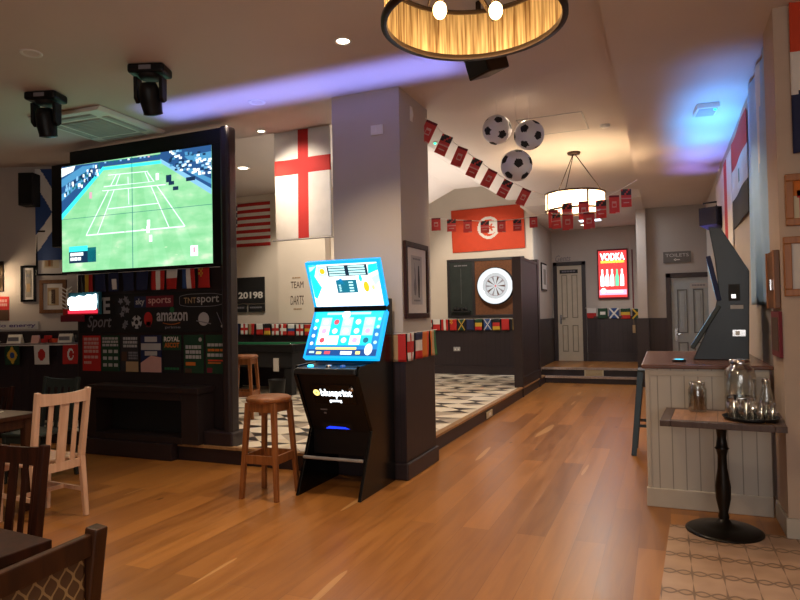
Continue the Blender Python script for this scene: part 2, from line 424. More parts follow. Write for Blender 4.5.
def dup(root, loc, rz, label, group=None):
    r = root.copy(); C.objects.link(r); r.location = loc; r.rotation_euler = (0, 0, rz); r['label'] = label
    if group: r['group'] = group
    for ch in list(root.children):
        c = ch.copy(); C.objects.link(c); c.parent = r
        for g in list(ch.children):
            d = g.copy(); C.objects.link(d); d.parent = c
    return r
def struct(name, mb, parent=None, bevel=0, **kw):
    o = mb.build(name, parent, bevel)
    if parent is None: o['kind'] = 'structure'
    return o
def sbox(name, *a, bevel=0): return struct(name, MB().box(*a), None, bevel)
# ------------------------------------------------------------------ the shell
CZ = 3.54
sbox('floor', -11, 4, -4, 13.25, -.12, 0, 'oak_floorboards')
fm = MB().prism([(-.25, -.5), (3.2, -.5), (3.2, 4.72), (-.005, 4.72)], 0, .004, 'patterned_bar_tiles', 'xy'); struct('floor_bar_tiles', fm)
pf = MB().prism([(-11, 5.42), (-4.73, 5.42), (-4.73, 5.2), (-2.87, 5.2), (-2.87, 5.98), (-2.3, 5.98), (-2.3, 13.1), (-11, 13.1)], 0, .155, 'dark_trim', 'xy')
pf.prism([(-11, 5.45), (-4.70, 5.45), (-4.70, 5.26), (-2.87, 5.26), (-2.87, 5.98), (-2.36, 5.98), (-2.36, 13.1), (-11, 13.1)], .155, .16, 'triangle_floor_tiles', 'xy')
struct('floor_raised', pf)
tn = MB().box(-2.36, -2.285, 5.98, 13.05, .145, .172, 'nosing_oak').box(-4.73, -2.87, 5.185, 5.26, .145, .172, 'nosing_oak'); struct('trim_platform_nosing', tn)
# corridor steps
sbox('floor_lower_step', -2.45, -.33, 13.2, 13.55, 0, .13, 'dark_trim')
sbox('trim_lower_step_nosing', -2.45, -.33, 13.165, 13.24, .105, .147, 'nosing_grey')
sbox('floor_corridor', -2.6, -.3, 13.52, 15.5, -.02, .285, 'oak_floorboards')
sbox('trim_upper_step_nosing', -2.45, -.33, 13.485, 13.56, .25, .294, 'nosing_grey')
sbox('trim_upper_riser', -2.45, -.33, 13.505, 13.52, .13, .27, 'dark_trim')
# ceilings
sbox('ceiling', -11, -.33, -4, 5.95, CZ, CZ + .1, 'ceiling_paint')
sbox('ceiling_middle', -2.62, -.33, 5.95, 11.5, CZ, CZ + .1, 'ceiling_paint')
sbox('ceiling_right', -.33, 4, -4, 13.0, 3.42, 3.64, 'ceiling_paint')
sbox('ceiling_corridor', -2.33, -.33, 11.5, 15.6, 3.40, 3.64, 'ceiling_paint')
prof = [(-2.62, CZ), (-3.11, 3.85), (-3.65, 3.85), (-4.2, 3.60), (-4.25, 3.86), (-11, 3.86)]
cv = MB()
for (xa, za), (xb, zb) in zip(prof, prof[1:]):
    cv.prism([(xa, za), (xb, zb), (xb, zb + .08), (xa, za + .08)], 5.95, 11.5, 'ceiling_paint', 'xz')
struct('ceiling_vaulted', cv)
sbox('ceiling_darts', -5.7, -2.33, 11.5, 13.15, 4.35, 4.43, 'ceiling_paint')
sbox('wall_over_beam', -5.7, -2.33, 11.44, 11.5, 3.95, 4.43, 'ceiling_paint')
sbox('wall_beam_back', -11, -2.62, 5.93, 5.97, CZ, 4.3, 'ceiling_paint')
# walls
sbox('wall_darts', -5.7, -2.48, 13.05, 13.15, 0, 4.4, 'bright_wall_paint')
sbox('wall_pool', -10.6, -5.6, 10.3, 10.4, 0, 4.3, 'bright_wall_paint')
sbox('wall_pool_return', -5.7, -5.6, 10.4, 13.1, 0, 4.3, 'wall_paint')
sbox('wall_pool_pier', -6.75, -5.72, 10.12, 10.3, .16, 3.86, 'bright_wall_paint')
sbox('wall_corridor_left', -2.58, -2.48, 13.15, 15.5, 0, 3.42, 'pillar_paint')
sbox('wall_corridor_header', -2.48, -2.33, 13.06, 13.15, 3.40, 4.43, 'bright_wall_paint')
sbox('ceiling_corridor_edge', -2.6, -2.33, 13.15, 15.6, 3.40, 3.64, 'ceiling_paint')
sbox('wall_over_corridor', -2.40, -2.33, 11.5, 13.15, 3.40, 4.43, 'bright_wall_paint')
sbox('wall_corridor_end', -2.6, -.3, 15.4, 15.5, 0, 3.6, 'wall_paint')
sbox('wall_corridor_right', -.47, -.30, 12.9, 15.5, 0, 3.6, 'wall_paint')
sbox('wall_far_right', -.30, .85, 13.0, 13.1, 0, 3.6, 'grey_wall_paint')
sbox('wall_right', .75, .85, 5.1, 13.0, 0, 3.6, 'wall_paint')
struct('wall_right_pier', MB().box(.695, 3.2, 4.69, 5.11, 0, 3.42, 'pier_paint'))
sbox('baseboard_right_pier', .68, 3.2, 4.675, 5.11, 0, .13, 'cream_paint', bevel=.006)
sbox('wall_right_near', 3.2, 3.3, -4, 5.2, 0, 3.6, 'wall_paint')
wb = MB().box(-11, -1.4, -4.1, -4, 0, 3.6, 'wall_paint').box(-1.4, 2.6, -4.1, -4, 0, .9, 'wall_paint').box(-1.4, 2.6, -4.1, -4, 3.0, 3.6, 'wall_paint').box(2.6, 3.3, -4.1, -4, 0, 3.6, 'wall_paint')
struct('wall_back', wb)
sbox('wall_left_near', -11.1, -11, -4, 10.4, 0, 4.3, 'wall_paint')
WA = Vector((-8.162, 5.679, 0)); WD = Vector((.928, .371, 0)).normalized(); WN = Vector((-WD.y, WD.x, 0)); WRZ = math.atan2(WD.y, WD.x)
def lw(s, z, off=0): return WA + WD * s - WN * off + Vector((0, 0, z))
wl = MB().box(-3.3, 2.35, 0, .12, 0, CZ, 'wall_paint')
o = struct('wall_left', wl); place(o, WA, WRZ)
o = struct('wall_left_wainscot', MB().box(-3.3, 2.3, -.03, 0, 0, 1.12, 'dark_boards_x').box(-3.3, 2.3, -.05, 0, 1.31, 1.345, 'dark_trim').box(-3.3, 2.3, -.02, 0, 1.12, 1.31, 'dark_trim')); place(o, WA, WRZ)
e = lw(2.35, 0)
rt = MB().prism([(e.x, e.y), (e.x + .1, e.y), (-8.5, 10.3), (-8.6, 10.3)], 0, 4.2, 'wall_paint', 'xy'); struct('wall_left_return', rt)
# wainscots
def wains(name, x0, x1, y0, y1, z0, z1, m): return struct(name, MB().box(x0, x1, y0, y1, z0, z1, m))
wains('wall_darts_wainscot', -5.6, -2.42, 13.02, 13.05, .16, 1.31, 'dark_boards_x')
struct('trim_darts_rail', MB().box(-5.6, -2.42, 12.995, 13.05, 1.31, 1.345, 'dark_trim'))
struct('baseboard_darts', MB().box(-5.6, -2.42, 12.995, 13.03, .16, .34, 'dark_trim'))
wains('wall_pool_wainscot', -10, -5.6, 10.09, 10.3, .16, 1.31, 'dark_boards_x')
struct('trim_pool_rail', MB().box(-10, -5.6, 10.06, 10.3, 1.31, 1.345, 'dark_trim'))
wains('wall_corridor_wainscot', -1.69, -.47, 15.37, 15.4, .285, 1.31, 'dark_boards_x')
struct('trim_corridor_rail', MB().box(-1.69, -.47, 15.35, 15.4, 1.30, 1.335, 'dark_trim'))
struct('baseboard_corridor', MB().box(-1.69, -.47, 15.35, 15.38, .285, .48, 'dark_trim'))
wains('wall_corridor_left_wainscot', -2.48, -2.45, 13.05, 15.4, .0, 1.31, 'dark_boards_y')
wains('wall_corridor_right_wainscot', -.50, -.28, 12.87, 13.3, 0, 1.31, 'dark_trim')
wains('wall_far_right_wainscot', -.30, .03, 12.97, 13.0, 0, 1.31, 'dark_boards_x')
# the pillar
struct('wall_pillar', MB().box(-2.86, -2.17, 5.23, 5.97, 1.28, CZ, 'pillar_paint'))
struct('wall_pillar_wainscot', MB().box(-2.875, -2.155, 5.215, 5.985, 0, 1.30, 'dark_trim').box(-2.885, -2.145, 5.205, 5.995, 1.27, 1.31, 'dark_trim'))
struct('wall_pillar_boards', MB().box(-2.155, -2.148, 5.215, 5.985, .16, 1.27, 'dark_boards_y').box(-2.875, -2.155, 5.208, 5.215, .16, 1.27, 'dark_boards_x'))
struct('baseboard_pillar', MB().box(-2.89, -2.125, 5.185, 6.01, 0, .15, 'dark_trim'), bevel=.012)
# TV partition
TY = 5.38
tp = MB().box(-6.42, -4.19, 5.40, 5.50, 0, 3.47, 'tv_wall_brown')
struct('wall_tv_partition', tp, bevel=.02)
sbox('wall_tv_column', -4.20, -4.09, 5.25, 5.40, .155, 3.46, 'tv_wall_brown', bevel=.03)
sbox('baseboard_tv_column', -4.42, -4.06, 5.22, 5.44, .155, .31, 'dark_trim', bevel=.015)
# dart screen partition
struct('wall_darts_screen', MB().box(-2.42, -2.30, 10.92, 12.45, .16, 2.42, 'dark_boards_y'))
struct('trim_darts_screen_post', MB().box(-2.44, -2.285, 10.88, 10.95, .0, 2.42, 'dark_trim').box(-2.44, -2.285, 12.45, 12.62, .0, 2.50, 'dark_trim').box(-2.43, -2.29, 10.9, 12.5, .16, .34, 'dark_trim').box(-2.43, -2.29, 10.9, 12.5, 2.40, 2.44, 'dark_trim'))
# ------------------------------------------------------------------ doors
def door(name, x0, x1, y, z0, z1, paint, frame_m, plate, handle_left):
    line_m = paint + '_line'
    d = bpy.data.objects.new(name, None); C.objects.link(d); d.location = ((x0 + x1) / 2, y, z0); d['kind'] = 'structure'
    W = (x1 - x0) / 2; H = z1 - z0
    f = MB().box(-W, -W + .09, -.05, 0, 0, H, frame_m).box(W - .09, W, -.05, 0, 0, H, frame_m).box(-W, W, -.05, 0, H - .09, H, frame_m); f.build('door_frame', d, .004)
    a, b, t = -W + .09, W - .09, H - .09
    l = MB().box(a, b, -.028, -.004, .005, t, paint)
    l.build('door_leaf', d, .003)
    mx = (a + b) / 2
    for xa, xb in ((a + .1, mx - .05), (mx + .05, b - .1)):
        for za, zb in ((.22, .85), (1.02, t - .22)):
            p = MB()
            p.box(xa, xb, -.036, -.026, za, za + .02, line_m).box(xa, xb, -.036, -.026, zb - .02, zb, line_m)
            p.box(xa, xa + .02, -.036, -.026, za, zb, line_m).box(xb - .02, xb, -.036, -.026, za, zb, line_m).box(xa + .05, xb - .05, -.034, -.026, za + .05, zb - .05, paint)
            p.build('door_panel', d, .004)
    hx = a + .07 if handle_left else b - .07
    hm = MB().box(hx - .02, hx + .02, -.036, -.028, .88, 1.1, 'chrome').tube([(hx, -.03, 1.0), (hx, -.075, 1.0), (hx + (.11 if handle_left else -.11), -.075, 1.0)], .009, 'chrome', 8)
    hm.build('door_handle', d)
    pm = MB().box(plate[0], plate[1], -.036, -.028, plate[2], plate[3], plate[4])
    Art(pm, (plate[0], -.036, plate[3]), (plate[1] - plate[0], 0, 0), (0, 0, plate[2] - plate[3]), (0, -1, 0)).blocks(.12, .25, .88, .8, 1, plate[5], 3)
    pm.build('door_sign', d)
    return d
door('door_1', -2.45, -1.70, 15.4, .285, 2.64, 'door_paint', 'dark_trim', (-.22, .2, 2.08, 2.17, 'black_matte', 'c_grey'), True)
door('door_2', .03, .86, 13.0, .0, 2.15, 'door_blue_grey', 'dark_trim', (.0, .3, 1.86, 1.95, 'grey_plastic', 'c_grey'), True)
# ------------------------------------------------------------------ the video wall
SX0, SX1, SZ0, SZ1 = -6.52, -4.325, 2.045, 3.285
tv = thing('television', 'huge four panel video wall showing a tennis match on green grass', 'television', ((SX0 + SX1) / 2, 5.30, SZ0))
Wt, Ht = SX1 - SX0, SZ1 - SZ0
def turf(name, c1, c2, c3):
    m, nt, b = new_mat(name); b.inputs['Base Color'].default_value = (.02, .02, .02, 1); b.inputs['Roughness'].default_value = .4
    no = N(nt, 'ShaderNodeTexNoise'); no.inputs['Scale'].default_value = 1; no.inputs['Detail'].default_value = 5
    nt.links.new(coords(nt, (3.2, 1, 7)), no.inputs['Vector'])
    nt.links.new(ramp(nt, no.outputs[0], ((.42, c1), (.58, c2), (.70, c3))), b.inputs['Emission Color']); b.inputs['Emission Strength'].default_value = .92
turf('tv_grass', '80C98E', '98D4A0', 'C4DCBA'); turf('tv_grass2', '88CF96', '9CD8A6', 'CCE2C2')
em('tv_line', 'E4FFF4', 1.0); em('tv_worn', 'B9DDB0', .95); em('tv_navy', '26548A', .8); em('tv_blue', '4A90BC', .9); em('tv_cyan', '3CE0E8', 1.0)
em('tv_crowd', '7FB8DC', .95); em('tv_teal', '0E6E74', .8); em('tv_white', 'F4FFFF', 1.05); em('tv_pink', 'D8A8B8', .9); em('tv_dark', '123050', .8)
def T(px, py):
    """picture coordinates of the match image -> screen fraction"""
    u = (px - 88) / (688 + (py - 65) * 4 / 470 - 88)
    top = 155 - 90 * u; bot = 570 - 35 * u
    return (min(1, max(0, u)), min(1, max(0, (py - top) / (bot - top))))
fr = MB().box(-Wt / 2 - .02, Wt / 2 + .12, -.002, .09, -.02, Ht + .02, 'black_plastic').box(-Wt / 2 + .12, Wt / 2 + .12, -.002, .09, Ht + .02, Ht + .17, 'black_plastic'); fr.build('frame', tv, .004)
img_full = []
def tvart(a):
    a.rect(0, 0, 1, 1, 'tv_grass')
    a.up()
    for k in range(0, 9, 2):
        a.poly([T(255 + 28 * k - 20 * (4 - k) * 0, 170), T(283 + 28 * k, 168), T(190 + 60 * k - 20, 560), T(120 + 60 * k, 562)], 'tv_grass2')
    a.up()
    a.poly([T(88, 340), T(88, 150), T(270, 130), T(275, 148)], 'tv_navy').poly([T(88, 150), T(500, 100), T(500, 122), T(270, 150)], 'tv_navy')
    a.poly([T(500, 120), T(500, 90), T(688, 60), T(688, 240)], 'tv_navy')
    a.up()
    a.poly([T(88, 365), T(88, 340), T(270, 148), T(275, 160)], 'tv_cyan').poly([T(268, 165), T(268, 153), T(505, 125), T(505, 137)], 'tv_cyan').poly([T(500, 118), T(688, 238), T(688, 262), T(500, 134)], 'tv_crowd')
    a.poly([T(88, 195), T(88, 160), T(150, 148), T(140, 170)], 'tv_white').poly([T(88, 235), T(88, 205), T(180, 150), T(250, 140), T(190, 175)], 'tv_blue')
    a.poly([T(88, 290), T(88, 262), T(200, 185), T(190, 205)], 'tv_blue').poly([T(590, 110), T(688, 90), T(688, 130), T(610, 130)], 'tv_blue').poly([T(620, 165), T(688, 200), T(688, 222), T(600, 170)], 'tv_blue')
    a.up(); rd = random.Random(2)
    for k in range(60):
        x, y = rd.uniform(96, 250), 0; y = 250 - (x - 95) * .66 + rd.uniform(-22, 26)
        u, v = T(x, y); a.rect(u, v, u + .012, v + .03, rd.choice(['tv_white', 'tv_crowd', 'tv_dark', 'tv_teal']))
    for k in range(90):
        x = rd.uniform(530, 686); y = 95 + rd.uniform(-15, 75) + (x - 600) * .22
        u, v = T(x, y); a.rect(u, v, min(1, u + .018), v + .018, rd.choice(['tv_white', 'tv_crowd', 'tv_white', 'tv_dark', 'tv_blue']))
    for k in range(14):
        x = 275 + k * 16; u, v = T(x, 131 - k * 2.2); a.rect(u, v, u + .013, v + .014, rd.choice(['tv_white', 'tv_pink', 'tv_teal', 'tv_crowd']))
    for pts, wd in (((195, 424, 590, 388), .014), ((272, 230, 470, 210), .010), ((290, 318, 490, 296), .009), ((290, 184, 452, 168), .008), ((195, 424, 325, 180), .012), ((244, 418, 340, 180), .011),
                    ((450, 172, 592, 388), .012), ((440, 172, 532, 392), .011), ((375, 300, 372, 190), .009), ((265, 246, 520, 222), .008)):
        a.line(T(pts[0], pts[1]), T(pts[2], pts[3]), wd, 'tv_line')
    a.up()
    a.poly([T(270, 246), T(270, 232), T(515, 205), T(515, 222)], 'tv_grass2')
    for cx, cy, rx in ((360, 408, .04), (430, 398, .05), (330, 470, .03), (520, 470, .04), (560, 500, .035), (250, 500, .03)):
        u, v = T(cx, cy); a.circ(u, v, rx * .5, 'tv_worn', 9, .3)
    a.up(); a.line(T(268, 247), T(516, 221), .006, 'tv_white')
    for (x, y) in ((452, 375), (450, 400), (460, 435), (215, 265), (487, 190)):
        u, v = T(x, y); a.rect(u - .008, v - .03, u + .012, v + .03, 'tv_white' if x > 300 else 'tv_pink')
    for (x, y) in ((530, 190), (540, 215), (556, 236), (530, 204), (605, 200), (618, 198)):
        u, v = T(x, y); a.rect(u - .014, v - .015, u + .02, v + .018, 'tv_dark')
    u0, v0 = T(120, 470); u1, v1 = T(238, 528)
    a.rect(u0, v0, u1 - .06, v0 + .05, 'tv_cyan').rect(u0, v0 + .05, u1, v1, 'tv_dark').rect(u1 - .06, v0 + .02, u1, v1, 'tv_teal')
    a.up(); a.blocks(u0 + .01, v0 + .06, u0 + .11, v1 - .01, 2, 'tv_white', 4)
    u0, v0 = T(612, 465); a.rect(u0, v0, u0 + .045, v0 + .09, 'tv_white'); a.up(); a.rect(u0 + .017, v0 + .015, u0 + .03, v0 + .06, 'tv_pink')
sm = MB(); sm.box(-Wt / 2, Wt / 2, -.010, -.002, 0, Ht, 'black_plastic')
tvart(Art(sm, (-Wt / 2, -.010, Ht), (Wt, 0, 0), (0, 0, -Ht), (0, -1, 0), .0006)); sm.build('screen', tv)
b_ = MB().box(-.002, .002, -.016, -.004, 0, Ht, 'tv_teal').box(-Wt / 2, Wt / 2, -.016, -.004, .615, .619, 'tv_teal'); b_.build('panel_joint', tv)
spk = thing('loudspeaker', 'slim black column loudspeaker at the left edge of the video wall', 'loudspeaker', (-6.70, 5.42, 2.37))
MB().box(-.16, .16, 0, .16, 0, 1.0, 'black_matte').build('cabinet', spk, .01); MB().box(-.14, .14, -.006, 0, .03, .97, 'black_plastic').build('grille', spk)
MB().box(-.03, .3, .08, .2, .3, .5, 'black_matte').build('bracket', spk)
# ------------------------------------------------------------------ flags and bunting
def flag_mesh(mb, W, H, nx, nz, col, wave=None, thick=0):
    """hangs from its top edge (z 0) downwards; col(u, v) gives the material, v down"""
    wave = wave or (lambda u, v: 0)
    vs = [(W * i / nx, wave(i / nx, j / nz), -H * j / nz) for j in range(nz + 1) for i in range(nx + 1)]
    for j in range(nz):
        for i in range(nx):
            a = j * (nx + 1) + i
            mb_f = (a, a + nx + 1, a + nx + 2, a + 1)
            mb._pend.append((mb_f, col((i + .5) / nx, (j + .5) / nz)))
    b = len(mb.v); mb.v += vs
    for f, m in mb._pend:
        mb.f.append([b + k for k in f]); mb.m.append(mb.mi(m)); mb.sm.append(True)
    mb._pend = []
    return mb
def H3(a, b, c): return lambda u, v: a if v < 1 / 3 else b if v < 2 / 3 else c
def V3(a, b, c): return lambda u, v: a if u < 1 / 3 else b if u < 2 / 3 else c
def cross(bg, fg, cx=.5, wd=.16): return lambda u, v: fg if abs(u - cx) < wd * .6 or abs(v - .5) < wd else bg
def disc(bg, fg, r=.3): return lambda u, v: fg if math.hypot(u - .5, (v - .5) * .8) < r else bg
def saltire(u, v): return 'c_white' if min(abs(u - v), abs(u - (1 - v))) < .11 else 'c_blue'
def brazil(u, v):
    d = abs(u - .5) + abs(v - .5) * .8
    return 'c_blue' if math.hypot(u - .5, v - .5) < .15 else 'c_yellow' if d < .38 else 'c_dgreen'
def redad(u, v): return 'c_pale_pink' if (.28 < u < .72 and (.36 < v < .42 or .62 < v < .68)) or (.42 < v < .62 and (.28 < u < .36 or .64 < u < .72)) or v > .92 and u > .6 else 'c_adred' if v > .12 else 'c_maroon'
def darkad(u, v): return 'c_charcoal' if v < .34 and (int(u * 6) + int(v * 9)) % 4 else 'c_pale_pink' if .52 < v < .58 or (.7 < v < .76 and .2 < u < .8) else 'c_pink' if .44 < v < .52 else 'c_adred'
def union(u, v):
    if abs(u - .5) < .08 or abs(v - .5) < .1: return 'c_red'
    if abs(u - .5) < .14 or abs(v - .5) < .17 or min(abs(u - v), abs(u - 1 + v)) < .09: return 'c_white'
    return 'c_navy'
def tunis(u, v):
    d = math.hypot((u - .5) * 1.4, v - .5)
    return 'c_red' if math.hypot((u - .54) * 1.4, v - .5) < .2 else 'c_white' if d < .3 else 'c_red'
FL = dict(germany=H3('c_black', 'c_red', 'c_yellow'), france=V3('c_blue', 'c_white', 'c_red'), france_h=H3('c_navy', 'c_white', 'c_red'), italy=V3('c_green', 'c_white', 'c_red'), belgium=V3('c_black', 'c_yellow', 'c_red'), spain=H3('c_red', 'c_yellow', 'c_red'),
          england=cross('c_white', 'c_red'), denmark=cross('c_red', 'c_white', .4), sweden=cross('c_blue', 'c_yellow', .4), japan=disc('c_white', 'c_red', .25), brazil=brazil, scotland=saltire,
          poland=lambda u, v: 'c_white' if v < .5 else 'c_red', tan_red=lambda u, v: 'c_tan' if u < .52 else 'c_red', orange_red=V3('c_orange', 'c_orange', 'c_orange_red'), russia=H3('c_white', 'c_blue', 'c_red'), ireland=V3('c_green', 'c_white', 'c_orange'),
          portugal=lambda u, v: 'c_yellow' if math.hypot(u - .42, v - .5) < .14 else 'c_green' if u < .42 else 'c_red', navy=lambda u, v: 'c_navy', red=lambda u, v: 'c_red', peru=V3('c_red', 'c_white', 'c_red'), uruguay=lambda u, v: 'c_white' if int(v * 9) % 2 else 'c_blue',
          redad=redad, darkad=darkad, union=union, tunisia=tunis, mexico=V3('c_dgreen', 'c_cream', 'c_red'), saudi=lambda u, v: 'c_white' if abs(v - .5) < .12 and .2 < u < .8 else 'c_dgreen', green_gold=H3('c_dgreen', 'c_yellow', 'c_red'), black_gold=lambda u, v: 'c_yellow' if min(abs(u - v), abs(u - 1 + v)) < .1 else 'c_dgreen' if abs(u - .5) < abs(v - .5) else 'c_black',
          china=lambda u, v: 'c_yellow' if u < .4 and v < .5 and (int(u * 12) + int(v * 10)) % 2 == 0 else 'c_red', orange_green=V3('c_orange', 'c_tan', 'c_green'), navy_tip=lambda u, v: 'c_white' if .3 < u < .75 and .35 < v < .85 else 'c_navy', turkey=tunis)
def path_at(pts, d):
    for a, b in zip(pts, pts[1:]):
        L = (b - a).length
        if d <= L: return a + (b - a) * (d / L), (b - a).normalized()
        d -= L
    return pts[-1], (pts[-1] - pts[-2]).normalized()
def bunting(label, pts, kinds, W, H, start, pitch, group=None, cord='c_white', res=10, tilt=0, r=.004, seed=1, face=1.0, lean=0):
    pts = [Vector(p) for p in pts]; o = pts[0]
    t = thing('bunting', label, 'bunting', o, 0, None, group)
    MB().tube([p - o for p in pts], r, cord, 6).build('cord', t)
    rd = random.Random(seed)
    for k, kd in enumerate(kinds):
        if kd is None: continue
        p, d = path_at(pts, start + k * pitch)
        mb = MB(); ph = rd.uniform(0, 6)
        flag_mesh(mb, W, H, res, res, FL[kd], lambda u, v: .010 * math.sin(4 * u + ph + 2 * v) * v)
        q = mb.build('flag', t, solid=.0015)
        dh = Vector((d.x, d.y, 0)); L = dh.length
        ang = math.atan2(d.y, d.x); q.location = p - o
        sh = d.z / max(L, .05)
        q.rotation_euler = (rd.uniform(-.05, .05), -math.atan(sh) * tilt + lean, ang * face + rd.uniform(-.12, .12))
        q['label'] = {'redad': 'red flag with pale lettering', 'darkad': 'red flag with a dark emblem'}.get(kd, kd.replace('_', ' ') + ' coloured flag')
    return t
def sag(a, b, d, n=14):
    a, b = Vector(a), Vector(b)
    return [a.lerp(b, i / n) - Vector((0, 0, 4 * d * (i / n) * (1 - i / n))) for i in range(n + 1)]
# row of flags under the television
bunting('row of national flags hung directly under the video wall', [(-6.36, 5.367, 2.012), (-4.3, 5.367, 2.012)], ['belgium', 'navy', 'navy_tip', 'navy', 'navy', 'peru', 'poland', 'france', 'china'], .17, .215, .05, .215, res=9)
# ------------------------------------------------------------------ banner and posters on the TV partition
ba = thing('sports_banner', 'black sports channel banner with white lettering below the video wall', 'banner', (-5.28, 5.398, 1.325))
bw, bh = 2.16, .44
m = MB().box(-bw / 2, bw / 2, -.012, 0, 0, bh, 'black_matte'); m.build('backing', ba)
def panel(w_, h_, y=-.0125): return (-w_ / 2, y, h_), (w_, 0, 0), (0, 0, -h_), (0, -1, 0)
m = MB(); a = Art(m, *panel(bw, bh))
a.text('LIVE', .03, .07, .225, .50, 'c_silver', .03).text('Sport', .06, .54, .235, .95, 'c_grey', .01, .25)
m.build('lettering', ba, label='LIVE Sport lettering')
m = MB(); a = Art(m, *panel(bw, bh))
a.rect(.475, .08, .655, .36, 'c_maroon').rect(.395, .08, .475, .36, 'c_navy').up().text('sky', .405, .13, .465, .33, 'c_silver').text('sports', .49, .12, .64, .32, 'c_pale_pink', .015)
m.build('channel_logo', ba, label='sky sports logo')
m = MB(); a = Art(m, *panel(bw, bh))
for k in range(36):
    p = lambda q: (.83 + .135 * max(-1, min(1, 1.25 * math.cos(q))), .22 + .155 * max(-1, min(1, 1.1 * math.sin(q))))
    a.line(p(k * math.pi / 18), p((k + 1) * math.pi / 18), .006, 'c_grey')
a.text('TNT', .722, .15, .80, .29, 'c_tan', .01).text('sport', .805, .12, .94, .34, 'c_silver', .01)
m.build('channel_logo', ba, label='TNT sport logo')
m = MB(); a = Art(m, *panel(bw, bh)); a.text('amazon', .545, .50, .745, .72, 'c_silver', .02).text('prime', .60, .84, .70, .92, 'c_grey')
for k in range(8): a.line((.585 + k * .014, .76 + .04 * math.sin(k / 8 * math.pi)), (.599 + k * .014, .76 + .04 * math.sin((k + 1) / 8 * math.pi)), .006, 'c_orange')
m.build('channel_logo', ba, label='amazon prime logo')
def icon(name, fn):
    m = MB(); fn(Art(m, *panel(bw, bh))); m.build(name, ba)
def ic_ball(a):
    a.circ(.41, .73, .075, 'c_silver', 24).up().star(.41, .73, .03, 'c_black', 0, 5, .8)
    for k in range(5): a.circ(.41 + .028 * math.sin(k * 1.2566), .73 - .14 * math.cos(k * 1.2566), .018, 'c_black', 6)
icon('football_icon', ic_ball)
icon('glove_icon', lambda a: a.circ(.488, .66, .062, 'c_red', 20, 1.3).poly([(.475, .86), (.475, .72), (.505, .72), (.505, .86)], 'c_maroon'))
icon('tennis_ball_icon', lambda a: a.circ(.646, .44, .032, 'c_green', 16))
icon('helmet_icon', lambda a: a.circ(.845, .68, .072, 'c_silver', 24).up().line((.80, .72), (.89, .80), .012, 'c_grey'))
icon('golf_club_icon', lambda a: a.line((.925, .52), (.955, .82), .008, 'c_grey').circ(.962, .86, .028, 'c_silver', 14, .6))
for x, y in ((.30, .18), (.335, .13), (.35, .22), (.32, .38), (.345, .42), (.31, .52), (.335, .75), (.325, .83)): icon('star_icon', lambda a: a.star(x, y, .042, 'c_grey', x * 40, 5, .55))
posters = [  # px left, right, background, builder
    (83, 101, 'c_red', 'red poster with white text blocks, leftmost of the row below the sports banner', 1),
    (102, 120, 'c_dgreen', 'dark green fixture poster with small white rows, second in the row under the banner', 2),
    (121, 139, 'c_charcoal', 'charcoal poster with white heading and yellow-green picture foot below the banner', 3),
    (141, 162, 'c_navy', 'navy poster with big white heading above a pink picture', 4),
    (163, 182, 'c_black', 'black and green ROYAL ASCOT race poster with white and orange heading', 5),
    (184, 204, 'c_dgreen', 'green poster with white heading low down and a small orange line', 6),
    (206, 228, 'c_dgreen', 'green poster with white and orange headings, rightmost beside the column', 7)]
for x0, x1, bg, lab, k in posters:
    A0 = aty(x0, 337, 5.395); A1 = aty(x1, 374, 5.395); pw = A1.x - A0.x; ph = .41
    t = thing('poster', lab, 'poster', ((A0.x + A1.x) / 2, 5.395, .885), group='sport posters under the banner')
    m = MB().box(-pw / 2, pw / 2, -.006, 0, 0, ph, bg); a = Art(m, *panel(pw, ph, -.0065))
    if k == 1: a.blocks(.08, .06, .92, .52, 4, 'c_pale_pink', 2).blocks(.08, .57, .9, .68, 1, 'c_pale_pink', 5).blocks(.08, .73, .5, .83, 1, 'c_pale_pink', 6)
    if k == 2:
        a.blocks(.05, .05, .95, .33, 3, 'c_silver', 3)
        for i in range(3):
            for j in range(3): a.rect(.08 + i * .31, .40 + j * .19, .30 + i * .31, .49 + j * .19, 'c_silver')
    if k == 3: a.blocks(.15, .05, .95, .36, 3, 'c_silver', 7).blocks(.45, .45, .98, .68, 3, 'c_grey', 8).rect(.3, .72, 1, 1, 'c_tan').rect(.05, .45, .35, .7, 'c_brown')
    if k == 4: a.rect(.2, .04, .8, .18, 'c_silver').rect(.02, .22, .98, .40, 'c_silver').rect(.2, .43, .8, .55, 'c_silver').poly([(0, 1), (1, 1), (1, .6), (.5, .55), (0, .75)], 'c_pale_pink')
    if k == 5: a.rect(0, .6, 1, 1, 'c_black').rect(0, 0, 1, .4, 'c_dgreen').up().text('ROYAL', .08, .04, .92, .17, 'c_white', .03).text('ASCOT', .1, .20, .9, .33, 'c_orange', .03).blocks(.1, .86, .9, .95, 1, 'c_green', 3)
    if k == 6: a.blocks(.1, .27, .9, .66, 3, 'c_silver', 9).rect(.1, .71, .6, .80, 'c_orange').circ(.85, .12, .022, 'c_silver').rect(.05, .88, .4, 1, 'c_brown')
    if k == 7: a.blocks(.08, .22, .9, .33, 1, 'c_silver', 10).blocks(.1, .36, .9, .45, 1, 'c_orange', 11).blocks(.08, .48, .9, .60, 1, 'c_silver', 12).rect(.1, .64, .88, .68, 'c_orange_red').rect(.1, .71, .7, .74, 'c_orange').circ(.88, .1, .024, 'c_silver').rect(.05, .85, .3, .98, 'c_maroon').rect(.85, .86, .93, .97, 'c_silver')
    m.build('poster_sheet', t)
